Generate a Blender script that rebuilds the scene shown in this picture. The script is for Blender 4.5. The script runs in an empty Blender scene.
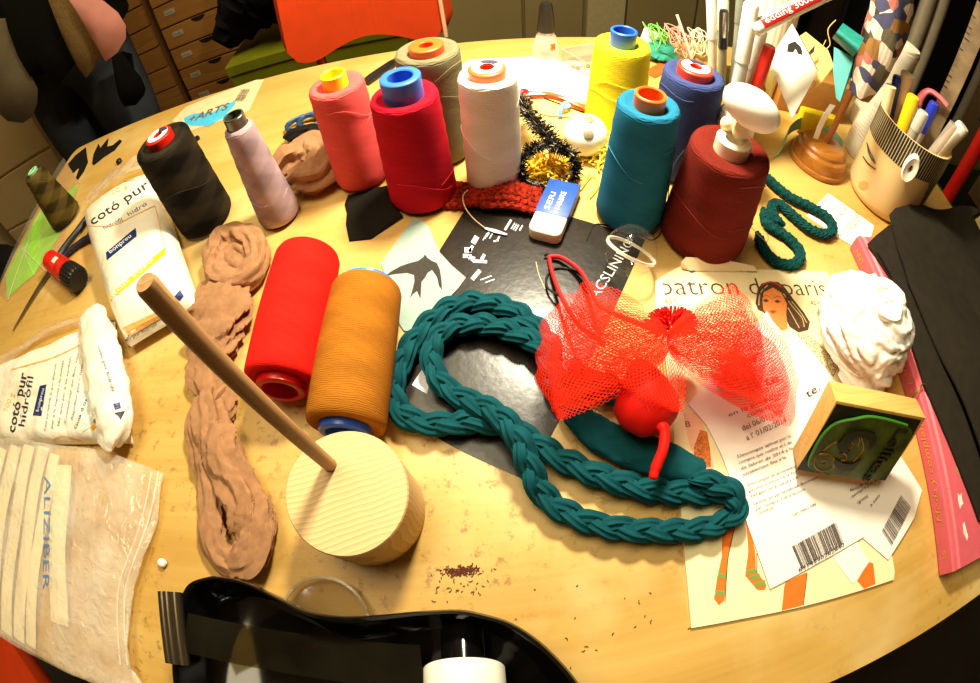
import bpy, bmesh, math, random
import numpy as np
from mathutils import Vector, Matrix, noise as mnoise

# ------------------------------------------------------------------ camera
# Photograph taken with a fisheye lens close above a work table.
# Table coordinates: origin on the table top below the camera, y away from the viewer.
TZ = 0.74                                   # height of the table top above the floor
F_PX, PITCH, ROLL, CAM_H = 507.9, math.radians(59.63), math.radians(-6.64), 0.34
_f = np.array([0, math.cos(PITCH), -math.sin(PITCH)])
_x = np.array([1.0, 0, 0]); _u = np.cross(_x, _f)
CM = np.array([math.cos(ROLL)*_x + math.sin(ROLL)*_u, -math.sin(ROLL)*_x + math.cos(ROLL)*_u, _f])
scene = bpy.context.scene
cam = bpy.data.cameras.new('camera')
cam.type = 'PANO'; cam.panorama_type = 'FISHEYE_EQUISOLID'
cam.sensor_width = 36.0; cam.sensor_fit = 'HORIZONTAL'
cam.fisheye_lens = F_PX/980*36.0; cam.fisheye_fov = math.radians(200)
cam.clip_start = 0.01
camo = bpy.data.objects.new('camera', cam); scene.collection.objects.link(camo)
camo.matrix_world = Matrix(((CM[0][0], CM[1][0], -CM[2][0], 0), (CM[0][1], CM[1][1], -CM[2][1], 0), (CM[0][2], CM[1][2], -CM[2][2], CAM_H+TZ), (0, 0, 0, 1)))
scene.camera = camo

# ------------------------------------------------------------------ light
scene.view_settings.view_transform = 'Standard'; scene.view_settings.look = 'None'
scene.view_settings.gamma = 1.0; scene.view_settings.use_curve_mapping = False
scene.view_settings.exposure = 0.0
world = bpy.data.worlds.new('room_ambient'); scene.world = world; world.use_nodes = True
world.node_tree.nodes['Background'].inputs[0].default_value = (1.0, 0.8, 0.55, 1)
world.node_tree.nodes['Background'].inputs[1].default_value = 0.05
def area_light(name, loc, size, power, color, target=None):
    l = bpy.data.lights.new(name, 'AREA'); l.shape = 'DISK'; l.size = size; l.energy = power; l.color = color
    o = bpy.data.objects.new(name, l); scene.collection.objects.link(o); o.location = (loc[0], loc[1], loc[2]+TZ)
    if target is not None:
        d = Vector(target)-Vector(loc); o.rotation_euler = d.to_track_quat('-Z', 'Y').to_euler()
    return o
area_light('desk_lamp_light', (0.085, 0.47, 0.50), 0.10, 9.5, (1.0, 0.91, 0.68), (0.07, 0.40, 0))
area_light('room_fill_light', (-0.4, 0.55, 1.65), 1.0, 27.0, (1.0, 0.86, 0.55), (-0.4, 0.7, 0))  # soft overhead fill added to lift the room and background, no fixture seen

# ------------------------------------------------------------------ helpers
COL = scene.collection
def ray(px, py):
    dx = px-490.0; dy = 341.5-py; r = math.hypot(dx, dy)+1e-9; th = 2*math.asin(min(1, r/(2*F_PX)))
    return np.array([math.sin(th)*dx/r, math.sin(th)*dy/r, math.cos(th)]) @ CM
def G(px, py, z=0.0):
    """point of the table (or of a level z above it) that lies in the direction of a pixel"""
    v = ray(px, py); t = (z-CAM_H)/v[2]
    return Vector((v[0]*t, v[1]*t, z))
def GY(px, py, y):
    v = ray(px, py); t = y/v[1]; return Vector((v[0]*t, y, CAM_H+v[2]*t))
def GX(px, py, x):
    v = ray(px, py); t = x/v[0]; return Vector((x, v[1]*t, CAM_H+v[2]*t))
def V(*a): return Vector(a)
def lin(c):
    return tuple(((v/255)/12.92 if v/255 <= 0.04045 else ((v/255+0.055)/1.055)**2.4) for v in c)

class Thing:
    def __init__(s, name, label, cat, loc=(0, 0, 0), group=None, rot=(0, 0, 0), kind=None):
        s.loc = Vector(loc)
        o = bpy.data.objects.new(name, None); COL.objects.link(o); s.o = o
        o.empty_display_size = 0.02
        o.location = s.loc+Vector((0, 0, TZ)); o.rotation_euler = rot
        if kind: o['kind'] = kind
        if label: o['label'] = label
        if cat: o['category'] = cat
        if group: o['group'] = group
    def add(s, name, geo, mat, parent=None, local=False, smooth=True, angle=40, label=None, kind=None):
        vs, fs = geo
        if not local: vs = [Vector(v)-s.loc for v in vs]
        o = make_mesh(name, vs, fs, mat, smooth, angle)
        o.parent = parent or s.o
        if label: o['label'] = label
        if kind: o['kind'] = kind
        return o
def make_mesh(name, vs, fs, mat, smooth=True, angle=40):
    me = bpy.data.meshes.new(name); me.from_pydata([tuple(v) for v in vs], [], fs); me.update()
    bm = bmesh.new(); bm.from_mesh(me); bmesh.ops.recalc_face_normals(bm, faces=bm.faces); bm.to_mesh(me); bm.free()
    if smooth:
        me.shade_smooth()
        if angle: me.set_sharp_from_angle(angle=math.radians(angle))
    if mat: me.materials.append(mat)
    o = bpy.data.objects.new(name, me); COL.objects.link(o); return o
def single(name, geo, mat, label, cat, loc=None, group=None, kind=None, smooth=True, angle=40):
    """a thing that is one mesh; origin at loc (table coordinates)"""
    vs, fs = geo; vs = [Vector(v) for v in vs]
    if loc is None:
        n = len(vs); loc = Vector((sum(v.x for v in vs)/n, sum(v.y for v in vs)/n, min(v.z for v in vs)))
    loc = Vector(loc)
    o = make_mesh(name, [v-loc for v in vs], fs, mat, smooth, angle); o.location = loc+Vector((0, 0, TZ))
    if label: o['label'] = label
    if cat: o['category'] = cat
    if group: o['group'] = group
    if kind: o['kind'] = kind
    return o
def join(*geos):
    vs, fs = [], []
    for v, f in geos:
        k = len(vs); vs += list(v); fs += [tuple(i+k for i in q) for q in f]
    return vs, fs
def xform(geo, m): return [m @ Vector(v) for v in geo[0]], geo[1]
def move(geo, d): return [Vector(v)+Vector(d) for v in geo[0]], geo[1]
def lathe(prof, n=48, c=(0, 0, 0)):
    """profile of (radius, z); radius 0 closes to a point"""
    vs, fs, rings = [], [], []
    for r, z in prof:
        if r < 1e-7:
            rings.append([len(vs)]); vs.append(Vector((c[0], c[1], c[2]+z)))
        else:
            rings.append(list(range(len(vs), len(vs)+n)))
            for i in range(n):
                a = 2*math.pi*i/n; vs.append(Vector((c[0]+r*math.cos(a), c[1]+r*math.sin(a), c[2]+z)))
    for A, B in zip(rings[:-1], rings[1:]):
        for i in range(n):
            j = (i+1) % n
            if len(A) == 1 and len(B) == 1: continue
            if len(A) == 1: fs.append((A[0], B[i], B[j]))
            elif len(B) == 1: fs.append((A[i], A[j], B[0]))
            else: fs.append((A[i], A[j], B[j], B[i]))
    return vs, fs
def spline(pts, m=8, closed=False):
    pts = [Vector(p) for p in pts]; n = len(pts); out = []
    rng = range(n) if closed else range(n-1)
    for i in rng:
        if closed: a, b, c, d = pts[(i-1) % n], pts[i], pts[(i+1) % n], pts[(i+2) % n]
        else: a, b, c, d = pts[max(i-1, 0)], pts[i], pts[i+1], pts[min(i+2, n-1)]
        for k in range(m):
            t = k/m
            out.append(0.5*((2*b)+(c-a)*t+(2*a-5*b+4*c-d)*t*t+(3*b-a-3*c+d)*t**3))
    if not closed: out.append(pts[-1].copy())
    return out
def resample(pts, step, closed=False):
    P = list(pts)+([pts[0]] if closed else [])
    d = [0]
    for a, b in zip(P[:-1], P[1:]): d.append(d[-1]+(Vector(b)-Vector(a)).length)
    n = max(2, int(round(d[-1]/step))); out = []; k = 0
    for i in range(n if closed else n+1):
        s = d[-1]*i/n
        while k < len(d)-2 and d[k+1] < s: k += 1
        t = (s-d[k])/max(1e-9, d[k+1]-d[k]); out.append(Vector(P[k]).lerp(Vector(P[k+1]), t))
    return out
def frames(pts, closed=False, up=Vector((0, 0, 1))):
    n = len(pts); out = []
    for i in range(n):
        a = pts[i-1] if (i or closed) else pts[0]; b = pts[(i+1) % n] if (i < n-1 or closed) else pts[n-1]
        t = (b-a)
        t = t.normalized() if t.length > 1e-9 else Vector((1, 0, 0))
        s = t.cross(up)
        if s.length < 1e-3: s = t.cross(Vector((0, 1, 0)))
        s.normalize(); u = s.cross(t).normalized(); out.append((t, s, u))
    return out
def tube(pts, r, n=8, closed=False, flat=1.0, caps=True, rfun=None, transport=True):
    """tube along points; r number or list; flat scales the vertical axis; rfun(i, angle) multiplies"""
    pts = [Vector(p) for p in pts]; m = len(pts)
    if transport and flat == 1.0 and not closed:
        fr = []; t0 = (pts[1]-pts[0]).normalized(); s = t0.orthogonal().normalized()
        for i in range(m):
            a = pts[max(i-1, 0)]; b = pts[min(i+1, m-1)]; t = (b-a)
            t = t.normalized() if t.length > 1e-9 else t0
            s = (s-t*s.dot(t)); s = s.normalized() if s.length > 1e-6 else t.orthogonal().normalized()
            fr.append((t, s, t.cross(s)))
    else: fr = frames(pts, closed)
    vs, fs = [], []
    for i in range(m):
        rr = r[i] if hasattr(r, '__len__') else r
        for k in range(n):
            a = 2*math.pi*k/n; q = rr*(rfun(i, a) if rfun else 1)
            vs.append(pts[i]+fr[i][1]*(q*math.cos(a))+fr[i][2]*(q*flat*math.sin(a)))
    for i in range(m if closed else m-1):
        j = (i+1) % m
        for k in range(n):
            l = (k+1) % n; fs.append((i*n+k, i*n+l, j*n+l, j*n+k))
    if caps and not closed:
        fs.append(tuple(range(n))[::-1]); fs.append(tuple((m-1)*n+k for k in range(n)))
    return vs, fs
def rod(a, b, r0, r1=None, n=16): return tube([a, Vector(a).lerp(Vector(b), 0.5), b], [r0, (r0+(r1 if r1 is not None else r0))/2, r1 if r1 is not None else r0], n)
def box(c, s, rot=None, bevel=0.0):
    bm = bmesh.new(); bmesh.ops.create_cube(bm, size=1.0)
    for v in bm.verts: v.co = Vector((v.co.x*s[0], v.co.y*s[1], v.co.z*s[2]))
    if bevel: bmesh.ops.bevel(bm, geom=list(bm.edges), offset=bevel, segments=2, affect='EDGES', profile=0.5)
    m = Matrix.Translation(Vector(c)) @ (rot.to_4x4() if rot is not None else Matrix())
    bm.verts.index_update(); vs = [m @ v.co for v in bm.verts]; fs = [tuple(v.index for v in f.verts) for f in bm.faces]; bm.free()
    return vs, fs
def prism(poly, h, down=None):
    """closed outline (list of Vectors, in order) raised by h along z"""
    n = len(poly); vs = [Vector(p) for p in poly]+[Vector(p)+Vector((0, 0, h)) for p in poly]
    fs = [tuple(range(n))[::-1], tuple(range(n, 2*n))]+[(i, (i+1) % n, n+(i+1) % n, n+i) for i in range(n)]
    return vs, fs
def grid(fn, nu, nv):
    vs = [Vector(fn(i/nu, j/nv)) for j in range(nv+1) for i in range(nu+1)]
    fs = [(j*(nu+1)+i, j*(nu+1)+i+1, (j+1)*(nu+1)+i+1, (j+1)*(nu+1)+i) for j in range(nv) for i in range(nu)]
    return vs, fs
def thick(geo, d):
    """solid of a sheet geometry given as grid (offset along vertex normals)"""
    vs, fs = geo; me = bpy.data.meshes.new('tmp'); me.from_pydata([tuple(v) for v in vs], [], fs); me.update()
    bm = bmesh.new(); bm.from_mesh(me); bmesh.ops.recalc_face_normals(bm, faces=bm.faces)
    bmesh.ops.solidify(bm, geom=list(bm.faces), thickness=d)
    bm.verts.index_update(); r = [v.co.copy() for v in bm.verts], [tuple(v.index for v in f.verts) for f in bm.faces]
    bm.free(); bpy.data.meshes.remove(me); return r
def fill_poly(poly, step, zfun, z0=0.0):
    """flat outline (xy) filled with a triangulated net fine enough to be waved by zfun(x, y)"""
    bm = bmesh.new(); vv = [bm.verts.new((p[0], p[1], 0)) for p in poly]; bm.faces.new(vv)
    xs = [p[0] for p in poly]; ys = [p[1] for p in poly]
    for ax, lo, hi in ((0, min(xs), max(xs)), (1, min(ys), max(ys))):
        k = lo+step
        while k < hi:
            no = (1, 0, 0) if ax == 0 else (0, 1, 0); co = (k, 0, 0) if ax == 0 else (0, k, 0)
            bmesh.ops.bisect_plane(bm, geom=list(bm.verts)+list(bm.edges)+list(bm.faces), plane_co=co, plane_no=no); k += step
    for v in bm.verts: v.co.z = z0+zfun(v.co.x, v.co.y)
    bm.verts.index_update(); r = [v.co.copy() for v in bm.verts], [tuple(v.index for v in f.verts) for f in bm.faces]; bm.free(); return r
def nz(x, y=0.0, z=0.0): return mnoise.noise(Vector((x, y, z)))
def text_geo(body, width=None, height=None, spacing=1.0, shear=0.0, extrude=0.0, res=2, bold=0.0):
    """lettering in the xy plane, baseline at y=0, starting at x=0; scaled to a width (and height)"""
    cu = bpy.data.curves.new('t', 'FONT'); cu.body = body; cu.size = 1.0; cu.resolution_u = res; cu.space_character = spacing; cu.shear = shear; cu.extrude = extrude; cu.offset = bold
    o = bpy.data.objects.new('t', cu); COL.objects.link(o)
    me = bpy.data.meshes.new_from_object(o); vs = [v.co.copy() for v in me.vertices]; fs = [tuple(p.vertices) for p in me.polygons]
    bpy.data.objects.remove(o); bpy.data.curves.remove(cu); bpy.data.meshes.remove(me)
    if not vs: return [], []
    x0 = min(v.x for v in vs); x1 = max(v.x for v in vs)
    sx = width/(x1-x0) if width else (height or 1); sy = height if height else sx
    return [Vector(((v.x-x0)*sx, v.y*sy, v.z)) for v in vs], fs
def text_on(body, p0, p1, up, cap=None, lift=0.0003, **kw):
    """lettering laid on a surface from 3D point p0 to p1, letter tops towards up; cap = letter height"""
    p0 = Vector(p0); p1 = Vector(p1); x = (p1-p0); w = x.length; x.normalize(); n = x.cross(Vector(up)).normalized(); y = n.cross(x).normalized()
    vs, fs = text_geo(body, width=w, height=cap/0.73 if cap else None, **kw)
    return [p0+x*v.x+y*v.y+n*(lift+v.z) for v in vs], fs
def px_text(body, a, b, z, cap_px=None, upside=False, **kw):
    """lettering on a level z, running between two pixels"""
    p0 = G(*a, z); p1 = G(*b, z); x = p1-p0; up = Vector((-x.y, x.x, 0))
    cap = None
    if cap_px:
        dx, dy = b[0]-a[0], b[1]-a[1]; L = math.hypot(dx, dy); q = G(a[0]+dy/L*cap_px, a[1]-dx/L*cap_px, z); cap = (q-p0).length
    return text_on(body, p0, p1, up, cap, **kw)
def px_poly(pts, z, lift=0.0): return [G(p[0], p[1], z)+Vector((0, 0, lift)) for p in pts]
def decal(pts, z, h=0.0002): return prism(px_poly(pts, z), h)
def px_line(pts, z, w, h=0.0002, m=6):
    """thin printed line of width w (m) through pixels"""
    P = spline([G(*p, z) for p in pts], m) if len(pts) > 2 else [G(*p, z) for p in pts]
    vs, fs = [], []
    for i, p in enumerate(P):
        t = (P[min(i+1, len(P)-1)]-P[max(i-1, 0)]); s = Vector((-t.y, t.x, 0)).normalized()*w/2
        vs += [p-s+Vector((0, 0, h)), p+s+Vector((0, 0, h))]
    for i in range(len(P)-1): fs.append((2*i, 2*i+2, 2*i+3, 2*i+1))
    return vs, fs

# ------------------------------------------------------------------ materials
_M = {}
def nodes(name):
    m = bpy.data.materials.new(name); m.use_nodes = True; t = m.node_tree; b = t.nodes['Principled BSDF']; return m, t, b
def nd(t, typ, ins=None, **props):
    n = t.nodes.new(typ)
    for k, v in props.items(): setattr(n, k, v)
    for k, v in (ins or {}).items():
        s = n.inputs[k]
        if isinstance(v, bpy.types.NodeSocket): t.links.new(v, s)
        else: s.default_value = v
    return n
def mth(t, op, a, b=0.0, c=None):
    n = t.nodes.new('ShaderNodeMath'); n.operation = op
    for i, v in enumerate((a, b) if c is None else (a, b, c)):
        if isinstance(v, bpy.types.NodeSocket): t.links.new(v, n.inputs[i])
        else: n.inputs[i].default_value = v
    return n.outputs[0]
def mixc(t, fac, a, b, mode='MIX'):
    n = t.nodes.new('ShaderNodeMix'); n.data_type = 'RGBA'; n.blend_type = mode
    for s, v in ((n.inputs[0], fac), (n.inputs[6], a), (n.inputs[7], b)):
        if isinstance(v, bpy.types.NodeSocket): t.links.new(v, s)
        else: s.default_value = (v if not hasattr(v, '__len__') else (*v[:3], 1))
    return n.outputs[2]
def ramp(t, fac, stops):
    n = t.nodes.new('ShaderNodeValToRGB'); t.links.new(fac, n.inputs[0]); e = n.color_ramp.elements
    while len(e) < len(stops): e.new(0.5)
    for el, (p, c) in zip(e, stops): el.position = p; el.color = (*c, 1) if hasattr(c, '__len__') else (c, c, c, 1)
    return n.outputs[0]
def bump(t, b, h, strength=0.3, dist=0.001):
    n = nd(t, 'ShaderNodeBump', {'Strength': strength, 'Distance': dist, 'Height': h}); t.links.new(n.outputs[0], b.inputs['Normal'])
def plain(name, col, rough=0.5, metal=0.0, var=0.08, scale=60.0, bmp=0.0, spec=0.5, trans=0.0, ior=1.45, sheen=0.0, emit=0.0, sss=0.0):
    """a material with a slight procedural variation of tone"""
    if name in _M: return _M[name]
    m, t, b = nodes(name); tc = nd(t, 'ShaderNodeTexCoord')
    no = nd(t, 'ShaderNodeTexNoise', {'Vector': tc.outputs['Object'], 'Scale': scale, 'Detail': 4.0})
    c = lin(col); d = tuple(v*(1-var) for v in c); l = tuple(min(1, v*(1+var)) for v in c)
    t.links.new(ramp(t, no.outputs[0], [(0.3, d), (0.7, l)]), b.inputs['Base Color'])
    b.inputs['Roughness'].default_value = rough; b.inputs['Metallic'].default_value = metal; b.inputs['Specular IOR Level'].default_value = spec
    b.inputs['Transmission Weight'].default_value = trans; b.inputs['IOR'].default_value = ior; b.inputs['Sheen Weight'].default_value = sheen
    if sss: b.inputs['Subsurface Weight'].default_value = sss; b.inputs['Subsurface Radius'].default_value = (0.01, 0.006, 0.003)
    if bmp: bump(t, b, no.outputs[0], bmp, 0.002)
    _M[name] = m; return m
def fabric(name, col, scale=900.0, rough=0.9, var=0.2, bmp=0.4, big=25.0, col2=None):
    if name in _M: return _M[name]
    m, t, b = nodes(name); tc = nd(t, 'ShaderNodeTexCoord'); O = tc.outputs['Object']
    w1 = nd(t, 'ShaderNodeTexWave', {'Vector': O, 'Scale': scale/1.8, 'Distortion': 1.5}, bands_direction='X')
    w2 = nd(t, 'ShaderNodeTexWave', {'Vector': O, 'Scale': scale/1.8, 'Distortion': 1.5}, bands_direction='Y')
    h = mth(t, 'MULTIPLY', w1.outputs[1], w2.outputs[1]); no = nd(t, 'ShaderNodeTexNoise', {'Vector': O, 'Scale': big, 'Detail': 5.0})
    c = lin(col); c2 = lin(col2) if col2 else tuple(v*(1-var) for v in c)
    base = ramp(t, no.outputs[0], [(0.3, c2), (0.65, c)])
    t.links.new(mixc(t, mth(t, 'MULTIPLY', h, 0.25), base, tuple(min(1, v*1.5) for v in c)), b.inputs['Base Color'])
    b.inputs['Roughness'].default_value = rough; b.inputs['Specular IOR Level'].default_value = 0.15
    bump(t, b, mth(t, 'ADD', h, no.outputs[0]), bmp, 0.0008); _M[name] = m; return m
def thread_mat(name, col, band=0.12, pitch=0.0015, bandz=0.03, fuzz=0.15):
    """wound thread: fine windings, crossing diagonal bands"""
    if name in _M: return _M[name]
    m, t, b = nodes(name); tc = nd(t, 'ShaderNodeTexCoord'); sp = nd(t, 'ShaderNodeSeparateXYZ', {0: tc.outputs['Object']})
    X, Y, Z = sp.outputs; th = mth(t, 'ARCTAN2', Y, X); rr = mth(t, 'SQRT', mth(t, 'ADD', mth(t, 'MULTIPLY', X, X), mth(t, 'MULTIPLY', Y, Y)))
    no = nd(t, 'ShaderNodeTexNoise', {'Vector': tc.outputs['Object'], 'Scale': 70.0, 'Detail': 3.0})
    fine = nd(t, 'ShaderNodeTexNoise', {'Vector': tc.outputs['Object'], 'Scale': 900.0, 'Detail': 2.0})
    zz = mth(t, 'ADD', mth(t, 'ADD', Z, rr), mth(t, 'MULTIPLY', no.outputs[0], 0.004))
    k = 2*math.pi/pitch
    f1 = mth(t, 'SINE', mth(t, 'ADD', mth(t, 'MULTIPLY', zz, k), mth(t, 'MULTIPLY', th, 5.0)))
    f2 = mth(t, 'SINE', mth(t, 'SUBTRACT', mth(t, 'MULTIPLY', zz, k*0.83), mth(t, 'MULTIPLY', th, 5.0)))
    kb = 2*math.pi/bandz
    b1 = mth(t, 'SINE', mth(t, 'ADD', mth(t, 'MULTIPLY', zz, kb), mth(t, 'MULTIPLY', th, 2.0)))
    b2 = mth(t, 'SINE', mth(t, 'SUBTRACT', mth(t, 'MULTIPLY', zz, kb*1.13), mth(t, 'MULTIPLY', th, 2.0)))
    sharp = lambda w: mth(t, 'MAXIMUM', mth(t, 'MINIMUM', mth(t, 'MULTIPLY', w, 2.6), 1.0), -1.0)
    bb = mth(t, 'MULTIPLY', mth(t, 'ADD', sharp(b1), sharp(b2)), 0.5)
    s = mth(t, 'ADD', mth(t, 'MULTIPLY', mth(t, 'ADD', f1, f2), 0.06), mth(t, 'MULTIPLY', bb, band))
    s = mth(t, 'ADD', s, mth(t, 'MULTIPLY', mth(t, 'SUBTRACT', fine.outputs[0], 0.5), fuzz*2))
    c = lin(col); mul = mth(t, 'ADD', s, 1.0)
    vm = nd(t, 'ShaderNodeVectorMath', operation='SCALE'); vm.inputs[0].default_value = c; t.links.new(mul, vm.inputs['Scale'])
    t.links.new(vm.outputs[0], b.inputs['Base Color'])
    b.inputs['Roughness'].default_value = 0.85; b.inputs['Specular IOR Level'].default_value = 0.12
    bump(t, b, mth(t, 'ADD', mth(t, 'ADD', f1, f2), mth(t, 'MULTIPLY', fine.outputs[0], 1.5)), 0.35, 0.0005)
    _M[name] = m; return m
def wood(name, col, dark, scale=1.0, ring=18.0, axis='X', rough=0.5, stretch=0.06, contrast=0.5):
    if name in _M: return _M[name]
    m, t, b = nodes(name); tc = nd(t, 'ShaderNodeTexCoord')
    mp = nd(t, 'ShaderNodeMapping', {0: tc.outputs['Object']}); s = [ring*scale]*3; s['XYZ'.index(axis)] = ring*scale*stretch; mp.inputs['Scale'].default_value = s
    n1 = nd(t, 'ShaderNodeTexNoise', {'Vector': mp.outputs[0], 'Scale': 1.0, 'Detail': 3.0, 'Distortion': 0.6})
    g = mth(t, 'FRACT', mth(t, 'MULTIPLY', n1.outputs[0], 7.0))
    n2 = nd(t, 'ShaderNodeTexNoise', {'Vector': mp.outputs[0], 'Scale': 14.0, 'Detail': 4.0})
    f = mth(t, 'ADD', mth(t, 'MULTIPLY', g, 0.6), mth(t, 'MULTIPLY', n2.outputs[0], 0.5))
    c, d = lin(col), lin(dark)
    t.links.new(ramp(t, f, [(0.2, c), (0.2+0.8*(1.0-contrast*0.4), tuple(c[i]*(1-contrast)+d[i]*contrast for i in range(3))), (1.0, d)]), b.inputs['Base Color'])
    b.inputs['Roughness'].default_value = rough; bump(t, b, f, 0.08, 0.001); _M[name] = m; return m
def glass(name, col=(255, 255, 255), rough=0.02, ior=1.45, thin=True, alpha=0.25, edge=0.40):
    """clear sheet or shell: transparent with a glossy skin"""
    if name in _M: return _M[name]
    m, t, b = nodes(name); t.nodes.remove(b); out = t.nodes['Material Output']
    tr = nd(t, 'ShaderNodeBsdfTransparent'); tr.inputs[0].default_value = (*lin(col), 1)
    gl = nd(t, 'ShaderNodeBsdfGlossy', {'Roughness': rough}); df = nd(t, 'ShaderNodeBsdfDiffuse'); df.inputs[0].default_value = (*lin(col), 1)
    lw = nd(t, 'ShaderNodeLayerWeight', {'Blend': 0.5}); k0 = ((ior-1)/(ior+1))**2
    frs = mth(t, 'ADD', mth(t, 'MULTIPLY', mth(t, 'POWER', lw.outputs['Facing'], 4.0), edge), k0*1.5)
    tc = nd(t, 'ShaderNodeTexCoord')
    no = nd(t, 'ShaderNodeTexNoise', {'Vector': tc.outputs['Object'], 'Scale': 22.0, 'Detail': 2.0})
    m1 = nd(t, 'ShaderNodeMixShader', {0: mth(t, 'MULTIPLY', no.outputs[0], alpha*2), 1: tr.outputs[0], 2: df.outputs[0]})
    m2 = nd(t, 'ShaderNodeMixShader', {0: frs, 1: m1.outputs[0], 2: gl.outputs[0]})
    t.links.new(m2.outputs[0], out.inputs[0]); _M[name] = m; return m
WHITE = lambda: plain('white_paper', (244, 240, 232), 0.7, var=0.02)
INK = lambda: plain('black_ink', (38, 34, 34), 0.7, var=0.1)

# ------------------------------------------------------------------ the room
def wall_mat(name, col): return plain(name, col, 0.85, var=0.06, scale=4.0)
def struct(name, geo, mat, smooth=False): return single(name, geo, mat, None, None, kind='structure', smooth=smooth)
m_floor = plain('dark_floor', (46, 38, 32), 0.6, var=0.3, scale=9.0)
struct('floor', box((0.1, 0.4, -TZ-0.05), (5.0, 4.8, 0.1)), m_floor)
struct('ceiling', box((0.1, 0.4, 1.86), (5.0, 4.8, 0.1)), wall_mat('ceiling_paint', (225, 210, 180)))
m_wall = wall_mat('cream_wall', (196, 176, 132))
struct('wall_back', box((0.1, 2.45, 0.54), (5.0, 0.1, 2.66)), m_wall)
struct('wall_front', box((0.1, -1.95, 0.54), (5.0, 0.1, 2.66)), m_wall)
struct('wall_left', box((-2.35, 0.25, 0.54), (0.1, 4.3, 2.66)), m_wall)
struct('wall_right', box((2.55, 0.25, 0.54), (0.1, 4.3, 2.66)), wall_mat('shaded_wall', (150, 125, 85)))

# ------------------------------------------------------------------ table
PHI = math.radians(-2.05)
def tab(x, y, z=0.0): return Vector((x*math.cos(PHI)-y*math.sin(PHI), x*math.sin(PHI)+y*math.cos(PHI), z))
TXL, TXR, TYN, TYF = -0.800, 0.678, -0.113, 0.720
def table_mat():
    m, t, b = nodes('beech_table_top'); tc = nd(t, 'ShaderNodeTexCoord'); O = tc.outputs['Object']
    mp = nd(t, 'ShaderNodeMapping', {0: O}); mp.inputs['Scale'].default_value = (3.0, 16, 10); mp.inputs['Rotation'].default_value = (0, 0, 0.12)
    n1 = nd(t, 'ShaderNodeTexNoise', {'Vector': mp.outputs[0], 'Scale': 1.0, 'Detail': 5.0, 'Distortion': 0.5})
    mp2 = nd(t, 'ShaderNodeMapping', {0: O}); mp2.inputs['Scale'].default_value = (6, 160, 10); mp2.inputs['Rotation'].default_value = (0, 0, 0.12)
    n2 = nd(t, 'ShaderNodeTexNoise', {'Vector': mp2.outputs[0], 'Scale': 1.0, 'Detail': 3.0})
    f = mth(t, 'ADD', mth(t, 'MULTIPLY', n1.outputs[0], 0.7), mth(t, 'MULTIPLY', n2.outputs[0], 0.3))
    base = ramp(t, f, [(0.34, lin((188, 146, 70))), (0.5, lin((201, 161, 85))), (0.66, lin((209, 173, 99)))])
    # worn pale patches and dark scuffs in the working zone, brown flecks
    n3 = nd(t, 'ShaderNodeTexNoise', {'Vector': O, 'Scale': 9.0, 'Detail': 6.0}); worn = ramp(t, n3.outputs[0], [(0.5, 0.0), (0.68, 1.0)])
    base = mixc(t, mth(t, 'MULTIPLY', worn, 0.65), base, lin((220, 192, 132)))
    n4 = nd(t, 'ShaderNodeTexNoise', {'Vector': O, 'Scale': 85.0, 'Detail': 8.0, 'Roughness': 0.75}); n5 = nd(t, 'ShaderNodeTexNoise', {'Vector': O, 'Scale': 5.0, 'Detail': 3.0})
    sc = mth(t, 'MULTIPLY', ramp(t, n4.outputs[0], [(0.555, 0.0), (0.62, 1.0)]), ramp(t, n5.outputs[0], [(0.40, 0.0), (0.56, 1.0)]))
    yy = nd(t, 'ShaderNodeSeparateXYZ', {0: O}).outputs[1]; use = ramp(t, mth(t, 'ADD', mth(t, 'MULTIPLY', yy, -1.6), 0.5), [(0.42, 0.12), (0.80, 1.0)])
    sc = mth(t, 'MULTIPLY', sc, use); worn = mth(t, 'MULTIPLY', worn, use)
    base = mixc(t, mth(t, 'MULTIPLY', sc, 0.60), base, lin((112, 78, 34)))
    vo = nd(t, 'ShaderNodeTexVoronoi', {'Vector': mixc(t, 0.06, O, n4.outputs['Color']), 'Scale': 75.0}); sp = mth(t, 'MULTIPLY', ramp(t, vo.outputs['Distance'], [(0.08, 1.0), (0.13, 0.0)]), ramp(t, n5.outputs[0], [(0.44, 0.0), (0.52, 1.0)]))
    base = mixc(t, mth(t, 'MULTIPLY', mth(t, 'MULTIPLY', sp, use), 0.6), base, lin((92, 52, 22)))
    t.links.new(base, b.inputs['Base Color']); b.inputs['Roughness'].default_value = 0.42; b.inputs['Specular IOR Level'].default_value = 0.35
    bump(t, b, mth(t, 'ADD', f, mth(t, 'MULTIPLY', sc, -0.4)), 0.08, 0.001); return m
tb = Thing('work_table', 'long beech work table covered with thread spools and craft supplies', 'table', tab((TXL+TXR)/2, (TYN+TYF)/2, -TZ))
def rrect(x0, x1, y0, y1, r, k=5):
    out = []
    for cx, cy, a0 in ((x1-r, y1-r, 0), (x0+r, y1-r, 90), (x0+r, y0+r, 180), (x1-r, y0+r, 270)):
        for i in range(k+1):
            a = math.radians(a0+90*i/k); out.append((cx+r*math.cos(a), cy+r*math.sin(a)))
    return out
m_table = table_mat()
tb.add('table_top', prism([tab(x, y, -0.024) for x, y in rrect(TXL, TXR, TYN, TYF, 0.02)], 0.024), m_table, angle=30)
m_edge = plain('dark_edge_band', (58, 40, 24), 0.5)
ov = rrect(TXL-0.0015, TXR+0.0015, TYN-0.0015, TYF+0.0015, 0.0215); iv = rrect(TXL, TXR, TYN, TYF, 0.02)
n = len(ov); vs = [tab(x, y, z) for z in (-0.024, -0.001) for x, y in ov]
tb.add('edge_band', (vs, [(i, (i+1) % n, n+(i+1) % n, n+i) for i in range(n)]), m_edge)
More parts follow.
